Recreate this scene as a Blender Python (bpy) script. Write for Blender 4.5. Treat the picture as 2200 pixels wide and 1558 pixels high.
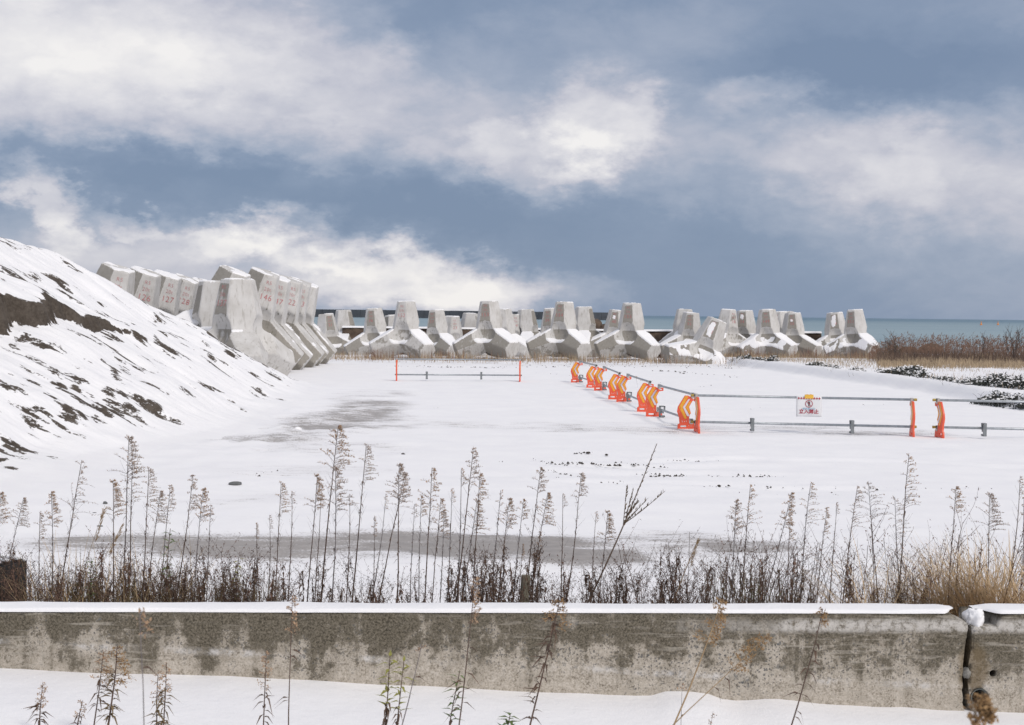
import bpy, bmesh, math, random
import numpy as np
from mathutils import Vector, Matrix

for o in list(bpy.data.objects):
    bpy.data.objects.remove(o, do_unlink=True)
scene = bpy.context.scene
COL = scene.collection
R = math.radians
rng = random.Random(7)

# ------------------------------------------------------------------ camera
CAMZ, FPX, ROLL = 2.28, 2900.0, 0.0115
PITCH = math.atan((779 - 675) / FPX)
cp, sp, cr, sr = math.cos(PITCH), math.sin(PITCH), math.cos(ROLL), math.sin(ROLL)
fwd = Vector((0, cp, -sp)); up0 = Vector((0, sp, cp)); rt0 = Vector((1, 0, 0))
rt = rt0 * cr + up0 * sr; upv = up0 * cr - rt0 * sr
cam_d = bpy.data.cameras.new('camera'); cam = bpy.data.objects.new('camera', cam_d); COL.objects.link(cam)
cam_d.sensor_width = 36.0; cam_d.lens = 36.0 * FPX / 2200.0
cam_d.clip_start = 0.05; cam_d.clip_end = 60000
cam.matrix_world = Matrix(((rt.x, upv.x, -fwd.x, 0), (rt.y, upv.y, -fwd.y, 0), (rt.z, upv.z, -fwd.z, CAMZ), (0, 0, 0, 1)))
cam_d.dof.use_dof = True; cam_d.dof.focus_distance = 13.0; cam_d.dof.aperture_fstop = 9.0
scene.camera = cam


def ray(x, y):
    d = fwd + rt * ((x - 1100) / FPX) + upv * ((779 - y) / FPX)
    return d / d.y                       # unit depth


def at(x, y, depth):                     # point on the sight line at a depth
    r = ray(x, y) * depth
    return Vector((r.x, r.y, r.z + CAMZ))


def gp(x, y, z=0.0):                     # point where the sight line meets a level
    r = ray(x, y); return at(x, y, (z - CAMZ) / r.z)


# ------------------------------------------------------------------ render look
scene.render.engine = 'CYCLES'
scene.view_settings.view_transform = 'Standard'; scene.view_settings.look = 'None'
scene.view_settings.gamma = 1.0; scene.view_settings.use_curve_mapping = False
scene.view_settings.exposure = 0.22


# ------------------------------------------------------------------ node helper
def N(nt, typ, props=None, **ins):
    n = nt.nodes.new(typ)
    for k, v in (props or {}).items():
        setattr(n, k, v)
    for k, v in ins.items():
        key = int(k[1:]) if k[0] == 'i' and k[1:].isdigit() else k
        s = n.inputs[key]
        if isinstance(v, bpy.types.NodeSocket): nt.links.new(v, s)
        elif isinstance(v, bpy.types.Node): nt.links.new(v.outputs[0], s)
        else: s.default_value = v
    return n


def M(nt, op, a, b=0.0, c=0.0, clamp=False):
    return N(nt, 'ShaderNodeMath', {'operation': op, 'use_clamp': clamp}, i0=a, i1=b, i2=c).outputs[0]


def RAMP(nt, fac, stops, interp='LINEAR'):
    n = nt.nodes.new('ShaderNodeValToRGB'); n.color_ramp.interpolation = interp
    e = n.color_ramp.elements
    while len(e) < len(stops): e.new(0.5)
    for el, (p, c) in zip(e, stops):
        el.position = p; el.color = tuple(c) + (1,) if len(c) == 3 else c
    nt.links.new(fac, n.inputs[0]); return n.outputs[0]


def MIX(nt, f, a, b, mode='MIX'):
    n = nt.nodes.new('ShaderNodeMix'); n.data_type = 'RGBA'; n.blend_type = mode
    for s, v in ((n.inputs[0], f), (n.inputs[6], a), (n.inputs[7], b)):
        if isinstance(v, bpy.types.NodeSocket): nt.links.new(v, s)
        elif isinstance(v, tuple) and len(v) == 3: s.default_value = v + (1,)
        else: s.default_value = v
    return n.outputs[2]


def NOISE(nt, vec, scale, detail=4.0, rough=0.55, dist=0.0):
    n = N(nt, 'ShaderNodeTexNoise', None, Scale=scale, Detail=detail, Roughness=rough, Distortion=dist)
    if vec is not None: nt.links.new(vec, n.inputs['Vector'])
    return n.outputs[0]


def SS(nt, v, a, b, lo=0.0, hi=1.0):
    n = nt.nodes.new('ShaderNodeMapRange'); n.interpolation_type = 'SMOOTHSTEP'
    nt.links.new(v, n.inputs[0])
    for i, q in zip((1, 2, 3, 4), (a, b, lo, hi)): n.inputs[i].default_value = q
    return n.outputs[0]


# ------------------------------------------------------------------ world: cloudy winter sky
SUN_AZ, SUN_EL = R(140), R(42)           # from +Y clockwise: behind and to the right of the camera
world = bpy.data.worlds.new('World'); scene.world = world; world.use_nodes = True
wt = world.node_tree; wt.nodes.clear()
geo = wt.nodes.new('ShaderNodeTexCoord')
sep = N(wt, 'ShaderNodeSeparateXYZ', None, i0=geo.outputs['Generated'])
X_, Y_, Z_ = sep.outputs
az = M(wt, 'ARCTAN2', X_, Y_)
el = M(wt, 'ARCSINE', Z_)
dirv = geo.outputs['Generated']
# two scales of curl the cloud edges
sq = N(wt, 'ShaderNodeVectorMath', {'operation': 'MULTIPLY'}, i0=dirv, i1=(1.0, 1.0, 1.8)).outputs[0]
w1 = N(wt, 'ShaderNodeTexNoise', None, Vector=sq, Scale=7.0, Detail=7.0, Roughness=0.62)
w2 = N(wt, 'ShaderNodeTexNoise', None, Vector=sq, Scale=26.0, Detail=6.0, Roughness=0.6)
s1 = N(wt, 'ShaderNodeSeparateXYZ', None, i0=w1.outputs[1]); s2 = N(wt, 'ShaderNodeSeparateXYZ', None, i0=w2.outputs[1])
u = M(wt, 'ADD', az, M(wt, 'ADD', M(wt, 'MULTIPLY', M(wt, 'SUBTRACT', s1.outputs[0], 0.5), 0.13), M(wt, 'MULTIPLY', M(wt, 'SUBTRACT', s2.outputs[0], 0.5), 0.085)))
v = M(wt, 'ADD', el, M(wt, 'ADD', M(wt, 'MULTIPLY', M(wt, 'SUBTRACT', s1.outputs[1], 0.5), 0.06), M(wt, 'MULTIPLY', M(wt, 'SUBTRACT', s2.outputs[1], 0.5), 0.045)))
uv = N(wt, 'ShaderNodeCombineXYZ', None, i0=u, i1=v).outputs[0]
# cloud banks: image x, y, half width, half height (2200-px photo), tilt, amount, edge (0 soft .. 1 crisp)
BANKS = [
    (40, 20, 680, 290, -8, .66, 0), (300, 180, 620, 190, 4, .33, 0), (650, 210, 420, 170, 14, .26, 0),
    (1020, 270, 430, 140, 12, .34, .1), (1290, 265, 190, 120, 15, .42, .5), (1150, 350, 210, 80, 2, .28, .65),
    (800, 120, 130, 60, 10, .12, .2), (1630, 200, 150, 60, -10, .30, .5), (1660, 315, 460, 150, 6, .38, .1),
    (2100, 350, 380, 170, 0, .36, .0), (2180, 520, 420, 180, 0, .20, 0), (1380, 90, 380, 110, 0, .22, 0), (800, 60, 420, 90, 8, .10, 0), (520, 570, 640, 130, 4, .24, 0), (1900, 430, 420, 120, 0, .12, 0),
    (95, 430, 135, 70, 32, .48, .6), (285, 470, 95, 36, 28, .30, .6), (560, 500, 190, 62, -14, .36, .65),
    (760, 535, 280, 62, 8, .30, .6), (280, 560, 480, 100, 0, .32, .1), (900, 605, 300, 90, 6, .42, .6),
    (1080, 632, 280, 70, 0, .34, .4), (700, 650, 500, 60, 0, .20, 0), (2180, 20, 260, 120, 0, .12, 0),
    (950, 20, 480, 120, 0, -.12, 0), (1850, 160, 480, 120, 2, -.30, 0), (180, 345, 460, 50, 0, -.30, .1),
    (650, 385, 400, 80, 5, -.20, 0), (1000, 455, 420, 100, 0, -.16, 0), (350, 430, 230, 62, 4, -.18, .1),
    (1280, 560, 440, 120, 0, -.08, 0), (560, 590, 260, 30, 0, -.08, 0), (1960, 230, 150, 60, 0, -.12, 0),
]
dens = None
for (bx, by, bw, bh, rot, amp, hard) in BANKS:
    r_ = ray(bx, by).normalized(); a0 = math.atan2(r_.x, r_.y); e0 = math.asin(r_.z)
    mp = N(wt, 'ShaderNodeMapping', {'vector_type': 'TEXTURE'}, Vector=uv, Location=(a0, e0, 0), Rotation=(0, 0, R(-rot)), Scale=(bw / FPX, bh / FPX, 1))
    ln = N(wt, 'ShaderNodeVectorMath', {'operation': 'LENGTH'}, i0=mp.outputs[0]).outputs['Value']
    g = SS(wt, ln, 1.35 - 0.35 * hard, 0.0 + 0.72 * hard, 0.0, amp)
    dens = g if dens is None else M(wt, 'ADD', dens, g)
nb = NOISE(wt, sq, 3.2, 6.0, 0.58)        # broken cloud all round, brightened outside the view to light the snow
nf = NOISE(wt, sq, 15.0, 7.0, 0.6, 0.4)
front = M(wt, 'MULTIPLY', SS(wt, az, -0.75, -0.45), SS(wt, az, 0.75, 0.45))
front = M(wt, 'MULTIPLY', front, SS(wt, el, 0.42, 0.26))
allround = M(wt, 'ADD', M(wt, 'MULTIPLY', SS(wt, nb, 0.36, 0.60), 0.60), 0.14)
base_d = M(wt, 'ADD', M(wt, 'MULTIPLY', front, 0.02), M(wt, 'MULTIPLY', M(wt, 'SUBTRACT', 1.0, front), allround))
D = M(wt, 'ADD', M(wt, 'ADD', dens, base_d), 0.17)
vb = N(wt, 'ShaderNodeTexVoronoi', {'feature': 'F1', 'distance': 'EUCLIDEAN'}, Vector=N(wt, 'ShaderNodeVectorMath', {'operation': 'ADD'}, i0=sq, i1=N(wt, 'ShaderNodeVectorMath', {'operation': 'SCALE'}, i0=w2.outputs[1], Scale=0.05).outputs[0]).outputs[0], Scale=17.0, Detail=2.0, Roughness=0.6)
bil = M(wt, 'MULTIPLY', M(wt, 'SUBTRACT', 0.42, vb.outputs['Distance']), SS(wt, D, 0.22, 0.62))
D = M(wt, 'ADD', D, M(wt, 'MULTIPLY', bil, 0.16))
D = M(wt, 'ADD', D, M(wt, 'MULTIPLY', M(wt, 'SUBTRACT', nf, 0.5), 0.30))
D = M(wt, 'ADD', D, M(wt, 'MULTIPLY', M(wt, 'SUBTRACT', nb, 0.5), 0.24), clamp=True)
cloud = RAMP(wt, D, [(0.0, (.175, .235, .345)), (.2, (.215, .275, .385)), (.38, (.315, .362, .46)), (.58, (.475, .482, .55)), (.8, (.64, .632, .665)), (1.0, (.80, .78, .77))])
sky = N(wt, 'ShaderNodeTexSky', {'sky_type': 'NISHITA', 'sun_disc': False, 'sun_elevation': SUN_EL, 'sun_rotation': SUN_AZ, 'air_density': 1.0, 'dust_density': 0.6})
skyc = N(wt, 'ShaderNodeVectorMath', {'operation': 'SCALE'}, i0=sky.outputs[0], Scale=0.06)
final = MIX(wt, 0.93, skyc.outputs[0], cloud)
bgn = N(wt, 'ShaderNodeBackground', None, Color=final, Strength=1.0)
wo = wt.nodes.new('ShaderNodeOutputWorld'); wt.links.new(bgn.outputs[0], wo.inputs[0])

sun_d = bpy.data.lights.new('sun', 'SUN'); sun_d.energy = 1.5; sun_d.angle = R(10); sun_d.color = (1.0, .935, .85)
sun = bpy.data.objects.new('sun', sun_d); COL.objects.link(sun)
sdir = Vector((math.sin(SUN_AZ) * math.cos(SUN_EL), math.cos(SUN_AZ) * math.cos(SUN_EL), math.sin(SUN_EL)))
sun.rotation_euler = (-sdir).to_track_quat('-Z', 'Y').to_euler(); sun.location = (10, -10, 30)

# ------------------------------------------------------------------ object helpers
def tag(o, label=None, cat=None, group=None, kind=None):
    if label: o['label'] = label
    if cat: o['category'] = cat
    if group: o['group'] = group
    if kind: o['kind'] = kind
    return o


MANY = {'snow_cover', 'snow_dust', 'leaf_cluster', 'withered_leaf_cluster', 'plume', 'twig_spray', 'foliage', 'husk', 'seed_spike', 'blade_tuft', 'diamond_border', 'corner_rivet'}


def link(name, data, parent=None, mat=None):
    o = bpy.data.objects.new(name, data); COL.objects.link(o)
    if parent is not None:
        o.parent = parent
        if name in MANY: o['kind'] = 'stuff'
    if mat is not None and hasattr(data, 'materials') and not len(data.materials): data.materials.append(mat)
    return o


def thing(name, label, cat, loc=(0, 0, 0), rotz=0, group=None):
    o = link(name, None); o.location = loc; o.rotation_euler = (0, 0, rotz); o.empty_display_size = .2
    return tag(o, label, cat, group)


class MB:
    """collects verts and faces of one part"""
    def __init__(s): s.v = []; s.f = []

    def box(s, c, size, m=None, taper=1.0):
        b = len(s.v); x, y, z = (q / 2 for q in size)
        for dz, k in ((-z, 1), (z, taper)):
            for dx, dy in ((-x, -y), (x, -y), (x, y), (-x, y)):
                p = Vector((dx * k, dy * k, dz))
                if m is not None: p = m @ p
                s.v.append((p.x + c[0], p.y + c[1], p.z + c[2]))
        s.f += [tuple(b + i for i in q) for q in ((3, 2, 1, 0), (4, 5, 6, 7), (0, 1, 5, 4), (1, 2, 6, 5), (2, 3, 7, 6), (3, 0, 4, 7))]

    def tube(s, pts, r0, r1=None, n=4, cap=True):
        r1 = r0 if r1 is None else r1; b = len(s.v); k = len(pts)
        for i, p in enumerate(pts):
            p = Vector(p)
            t = Vector(pts[min(i + 1, k - 1)]) - Vector(pts[max(i - 1, 0)])
            if t.length < 1e-9: t = Vector((0, 0, 1))
            t.normalize(); a = t.cross(Vector((0.31, 0.95, 0.1)));
            if a.length < 1e-3: a = t.cross(Vector((1, 0, 0)))
            a.normalize(); c = t.cross(a); r = r0 + (r1 - r0) * i / max(k - 1, 1)
            for j in range(n):
                q = 2 * math.pi * j / n
                s.v.append(tuple(p + a * (r * math.cos(q)) + c * (r * math.sin(q))))
        for i in range(k - 1):
            for j in range(n):
                s.f.append((b + i * n + j, b + i * n + (j + 1) % n, b + (i + 1) * n + (j + 1) % n, b + (i + 1) * n + j))
        if cap:
            s.f.append(tuple(b + j for j in reversed(range(n)))); s.f.append(tuple(b + (k - 1) * n + j for j in range(n)))

    def leaf(s, p, d, nrm, L, W, bend=0.0, fold=0.0):
        """pointed leaf: 6 verts, bent along its length"""
        p = Vector(p); d = Vector(d).normalized(); w = d.cross(Vector(nrm))
        if w.length < 1e-4: w = d.cross(Vector((.3, .8, .5)))
        w.normalize(); n = w.cross(d); b = len(s.v)
        pt = lambda t, q: p + d * (L * t) + w * (W * q) - n * (bend * L * t * t) + n * (fold * abs(q) * W)
        s.v += [tuple(pt(0, 0)), tuple(pt(.35, -.5)), tuple(pt(.4, 0)), tuple(pt(.35, .5)), tuple(pt(1, 0))]
        s.f += [(b, b + 1, b + 2), (b, b + 2, b + 3), (b + 1, b + 4, b + 2), (b + 2, b + 4, b + 3)]

    def quad(s, p, d, w, L, W):
        b = len(s.v); p = Vector(p); d = Vector(d).normalized() * L; w = Vector(w).normalized() * W
        s.v += [tuple(p - w), tuple(p + d * .5 - w * 1.0), tuple(p + d), tuple(p + d * .5 + w * 1.0)]
        s.f += [(b, b + 1, b + 2, b + 3)]

    def blade(s, p, az_, h, lean, w, segs=4, droop=1.0):
        """grass blade: a tapering ribbon that bows over"""
        b = len(s.v); dx, dy = math.cos(az_), math.sin(az_); px, py = -dy, dx
        for i in range(segs + 1):
            t = i / segs; o = lean * t ** 2
            z = h * (t - 0.28 * droop * lean / max(h, .01) * t ** 3)
            ww = w * (1 - t) ** .7 + .0004
            c = (p[0] + dx * o, p[1] + dy * o, p[2] + z)
            s.v += [(c[0] - px * ww, c[1] - py * ww, c[2]), (c[0] + px * ww, c[1] + py * ww, c[2])]
        for i in range(segs):
            s.f.append((b + 2 * i, b + 2 * i + 1, b + 2 * i + 3, b + 2 * i + 2))

    def mesh(s, name, mat=None, smooth=False):
        me = bpy.data.meshes.new(name); me.from_pydata(s.v, [], s.f); me.update()
        if mat: me.materials.append(mat)
        if smooth: me.polygons.foreach_set('use_smooth', [True] * len(me.polygons))
        return me

    def obj(s, name, mat=None, parent=None, smooth=False):
        return link(name, s.mesh(name, mat, smooth), parent)


def np_mesh(name, V, F, mat=None, smooth=True):
    me = bpy.data.meshes.new(name)
    me.vertices.add(len(V)); me.vertices.foreach_set('co', np.asarray(V, np.float32).ravel())
    F = np.asarray(F, np.int32); k = F.shape[1]
    me.loops.add(F.size); me.loops.foreach_set('vertex_index', F.ravel())
    me.polygons.add(len(F)); me.polygons.foreach_set('loop_start', np.arange(0, F.size, k, dtype=np.int32))
    me.update(calc_edges=True)
    if smooth: me.polygons.foreach_set('use_smooth', np.ones(len(F), bool))
    if mat: me.materials.append(mat)
    return me


def fattr(me, name, vals):
    a = me.attributes.new(name, 'FLOAT', 'POINT'); a.data.foreach_set('value', np.asarray(vals, np.float32).ravel())


def grid_faces(ny, nx):
    i = np.arange((ny - 1) * (nx - 1)); r_ = i // (nx - 1); c = i % (nx - 1); a = r_ * nx + c
    return np.stack([a, a + 1, a + nx + 1, a + nx], 1)


def vn(x, y, seed=0):                     # 2-D value noise, vectorised
    xi = np.floor(x).astype(np.int64); yi = np.floor(y).astype(np.int64); xf = x - xi; yf = y - yi
    def h(a, b):
        n = (a * 374761393 + b * 668265263 + seed * 1442695041) & 0xFFFFFFFF
        n = ((n ^ (n >> 13)) * 1274126177) & 0xFFFFFFFF
        n = (n ^ (n >> 16)) & 0xFFFFFFFF
        return n / 4294967295.0
    sx = xf * xf * (3 - 2 * xf); sy = yf * yf * (3 - 2 * yf)
    return (h(xi, yi) * (1 - sx) + h(xi + 1, yi) * sx) * (1 - sy) + (h(xi, yi + 1) * (1 - sx) + h(xi + 1, yi + 1) * sx) * sy


def fbm(x, y, oct=4, seed=0, gain=.5):
    x = np.asarray(x, float); y = np.asarray(y, float)
    s_, a, t = np.zeros(np.broadcast(x, y).shape), 1.0, 0.0
    for o in range(oct):
        s_ += a * vn(x * 2 ** o + 17.3 * o, y * 2 ** o + 5.1 * o, seed + o); t += a; a *= gain
    return s_ / t


def sst(a, b, x):
    t = np.clip((np.asarray(x, float) - a) / (b - a), 0, 1); return t * t * (3 - 2 * t)


# ------------------------------------------------------------------ materials
def new_mat(name):
    m = bpy.data.materials.new(name); m.use_nodes = True; nt = m.node_tree
    return m, nt, nt.nodes['Principled BSDF']


def bump(nt, b, h, strength, dist):
    n = N(nt, 'ShaderNodeBump', None, Strength=strength, Distance=dist, Height=h); nt.links.new(n.outputs[0], b.inputs['Normal'])


def simple(name, col, rough=.7, var=.25, scale=8.0, metal=0.0, bmp=0.0, two=None):
    m, nt, b = new_mat(name)
    oc = nt.nodes.new('ShaderNodeTexCoord').outputs['Object']
    n1 = NOISE(nt, oc, scale, 5.0, .6)
    d = tuple(c * (1 - var) for c in col); l = tuple(min(1, c * (1 + var)) for c in col)
    c = RAMP(nt, n1, [(.3, d), (.7, two or l)])
    nt.links.new(c, b.inputs['Base Color']); b.inputs['Roughness'].default_value = rough; b.inputs['Metallic'].default_value = metal
    if bmp: bump(nt, b, NOISE(nt, oc, scale * 4, 4.0), .6, bmp)
    return m


SNOW_C = (.90, .90, .925)


def snow_group(nt, oc):
    c = RAMP(nt, NOISE(nt, oc, 1.3, 5.0, .6), [(.3, (.885, .878, .893)), (.7, (.935, .928, .93))])
    return c


def make_snow():
    m, nt, b = new_mat('snow'); oc = nt.nodes.new('ShaderNodeTexCoord').outputs['Object']
    nt.links.new(snow_group(nt, oc), b.inputs['Base Color']); b.inputs['Roughness'].default_value = .75
    b.inputs['Specular IOR Level'].default_value = .2
    h = M(nt, 'ADD', NOISE(nt, oc, 9.0, 6.0, .6), M(nt, 'MULTIPLY', NOISE(nt, oc, 60.0, 3.0), .25))
    bump(nt, b, h, .35, .03)
    return m


SNOW = make_snow()


def make_ground():
    m, nt, b = new_mat('snowy_ground'); oc = nt.nodes.new('ShaderNodeTexCoord').outputs['Object']
    bare = N(nt, 'ShaderNodeAttribute', {'attribute_name': 'bare'}).outputs['Fac']
    strm = N(nt, 'ShaderNodeMapping', None, Vector=oc, Scale=(.9, 2.6, 1)).outputs[0]
    n1 = NOISE(nt, strm, 2.2, 8.0, .68); n2 = NOISE(nt, oc, 38.0, 3.0, .7); n3 = NOISE(nt, oc, 7.0, 5.0, .6)
    k = M(nt, 'ADD', bare, M(nt, 'MULTIPLY', M(nt, 'SUBTRACT', n1, .5), 1.5))
    k = M(nt, 'ADD', k, M(nt, 'MULTIPLY', M(nt, 'SUBTRACT', n2, .5), 1.5))
    k = M(nt, 'MULTIPLY', k, SS(nt, bare, .0, .12))
    f = SS(nt, k, .26, .66)
    sand = RAMP(nt, n3, [(.3, (.30, .275, .255)), (.7, (.40, .368, .342))])
    snow = snow_group(nt, oc)
    thin = SS(nt, M(nt, 'ADD', bare, M(nt, 'MULTIPLY', n1, .35)), .18, .7, 0, .34)      # snow cover gets thin before it breaks; carries the painted drift shading too
    snow = MIX(nt, thin, snow, (.55, .535, .55))
    nt.links.new(MIX(nt, f, snow, sand), b.inputs['Base Color'])
    nt.links.new(SS(nt, f, 0, 1, .8, .5), b.inputs['Roughness']); b.inputs['Specular IOR Level'].default_value = .25
    h = M(nt, 'ADD', M(nt, 'MULTIPLY', n1, 1.0), M(nt, 'MULTIPLY', NOISE(nt, oc, 26.0, 4.0), .3))
    bump(nt, b, h, .3, .035)
    return m


def make_mound():
    m, nt, b = new_mat('snow_on_soil'); oc = nt.nodes.new('ShaderNodeTexCoord').outputs['Object']
    dirt = N(nt, 'ShaderNodeAttribute', {'attribute_name': 'dirt'}).outputs['Fac']
    st = N(nt, 'ShaderNodeMapping', None, Vector=oc, Scale=(1.5, 3.4, 1.5)).outputs[0]
    n1 = NOISE(nt, st, 3.4, 8.0, .7); n2 = NOISE(nt, oc, 16.0, 6.0, .7); n3 = NOISE(nt, oc, 3.0, 5.0)
    k = M(nt, 'ADD', dirt, M(nt, 'MULTIPLY', M(nt, 'SUBTRACT', n1, .5), 1.0))
    k = M(nt, 'ADD', k, M(nt, 'MULTIPLY', M(nt, 'SUBTRACT', n2, .5), 1.15))
    f = SS(nt, k, .46, .60)
    soil = RAMP(nt, n2, [(.25, (.042, .033, .026)), (.55, (.088, .072, .058)), (.8, (.15, .125, .105))])
    soil = MIX(nt, SS(nt, n3, .45, .65, 0, .5), soil, (.14, .118, .098))
    snow = snow_group(nt, oc)
    nt.links.new(MIX(nt, f, snow, soil), b.inputs['Base Color']); b.inputs['Roughness'].default_value = .85
    b.inputs['Specular IOR Level'].default_value = .2
    h = M(nt, 'ADD', M(nt, 'MULTIPLY', n1, .8), M(nt, 'MULTIPLY', n2, .5))
    h = M(nt, 'ADD', h, M(nt, 'MULTIPLY', f, -.4))
    bump(nt, b, h, .5, .05)
    return m


def make_sea():
    m, nt, b = new_mat('sea_water'); oc = nt.nodes.new('ShaderNodeTexCoord').outputs['Object']
    st = N(nt, 'ShaderNodeMapping', None, Vector=oc, Scale=(.25, 1, 1)).outputs[0]
    sp_ = N(nt, 'ShaderNodeSeparateXYZ', None, i0=oc)
    far = SS(nt, sp_.outputs[1], 120, 2600)
    big = NOISE(nt, st, .012, 5.0, .6)
    c = MIX(nt, far, (.285, .375, .405), (.10, .185, .245))
    c = MIX(nt, SS(nt, big, .45, .6, 0, .35), c, (.17, .27, .33))
    nt.links.new(c, b.inputs['Base Color']); b.inputs['Roughness'].default_value = .38; b.inputs['IOR'].default_value = 1.33
    b.inputs['Specular IOR Level'].default_value = .3
    h = M(nt, 'ADD', NOISE(nt, st, .5, 6.0, .65), M(nt, 'MULTIPLY', NOISE(nt, st, .06, 3.0), 2.0))
    bump(nt, b, h, .7, .6)
    return m


def make_concrete():
    """block concrete: pale grey, streaked, with stains of wetness and painted facet shade where the masks lie"""
    m, nt, b = new_mat('cast_concrete'); oc = nt.nodes.new('ShaderNodeTexCoord').outputs['Object']
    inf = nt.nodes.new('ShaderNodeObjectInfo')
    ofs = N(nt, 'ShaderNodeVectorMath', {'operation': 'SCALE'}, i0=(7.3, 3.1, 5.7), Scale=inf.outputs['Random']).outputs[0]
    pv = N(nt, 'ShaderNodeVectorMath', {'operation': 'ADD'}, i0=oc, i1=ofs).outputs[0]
    wet_shade = N(nt, 'ShaderNodeAttribute', {'attribute_name': 'wet_shade'}).outputs['Fac']
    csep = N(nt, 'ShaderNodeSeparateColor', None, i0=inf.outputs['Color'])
    wet_shade = M(nt, 'MULTIPLY', wet_shade, csep.outputs[0])
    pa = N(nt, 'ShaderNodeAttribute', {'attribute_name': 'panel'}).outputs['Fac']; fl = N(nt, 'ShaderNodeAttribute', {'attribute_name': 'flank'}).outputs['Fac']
    wet_shade = M(nt, 'ADD', wet_shade, M(nt, 'ADD', M(nt, 'MULTIPLY', pa, csep.outputs[1]), M(nt, 'MULTIPLY', fl, csep.outputs[2])))
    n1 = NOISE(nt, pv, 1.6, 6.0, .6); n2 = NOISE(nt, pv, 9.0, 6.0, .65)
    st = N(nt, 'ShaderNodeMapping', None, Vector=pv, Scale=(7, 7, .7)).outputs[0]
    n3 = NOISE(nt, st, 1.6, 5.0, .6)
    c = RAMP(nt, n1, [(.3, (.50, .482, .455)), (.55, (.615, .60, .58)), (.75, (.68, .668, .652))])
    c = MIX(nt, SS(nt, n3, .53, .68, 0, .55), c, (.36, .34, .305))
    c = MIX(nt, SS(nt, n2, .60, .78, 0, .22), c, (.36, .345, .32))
    k = M(nt, 'ADD', wet_shade, M(nt, 'MULTIPLY', M(nt, 'SUBTRACT', n1, .5), 1.3))
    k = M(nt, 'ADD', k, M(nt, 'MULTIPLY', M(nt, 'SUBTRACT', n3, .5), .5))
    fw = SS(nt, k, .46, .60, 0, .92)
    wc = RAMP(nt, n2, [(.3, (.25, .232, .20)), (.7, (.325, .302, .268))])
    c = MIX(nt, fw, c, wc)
    pocket_fac = N(nt, 'ShaderNodeAttribute', {'attribute_name': 'pocket_dark'}).outputs['Fac']
    km = M(nt, 'ADD', pocket_fac, M(nt, 'MULTIPLY', M(nt, 'SUBTRACT', n3, .5), 1.6))
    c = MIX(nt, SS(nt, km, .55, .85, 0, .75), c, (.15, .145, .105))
    nt.links.new(c, b.inputs['Base Color']); b.inputs['Roughness'].default_value = .85; b.inputs['Specular IOR Level'].default_value = .25
    bump(nt, b, M(nt, 'ADD', n2, M(nt, 'MULTIPLY', NOISE(nt, pv, 45.0, 3.0), .4)), .25, .015)
    return m


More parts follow.
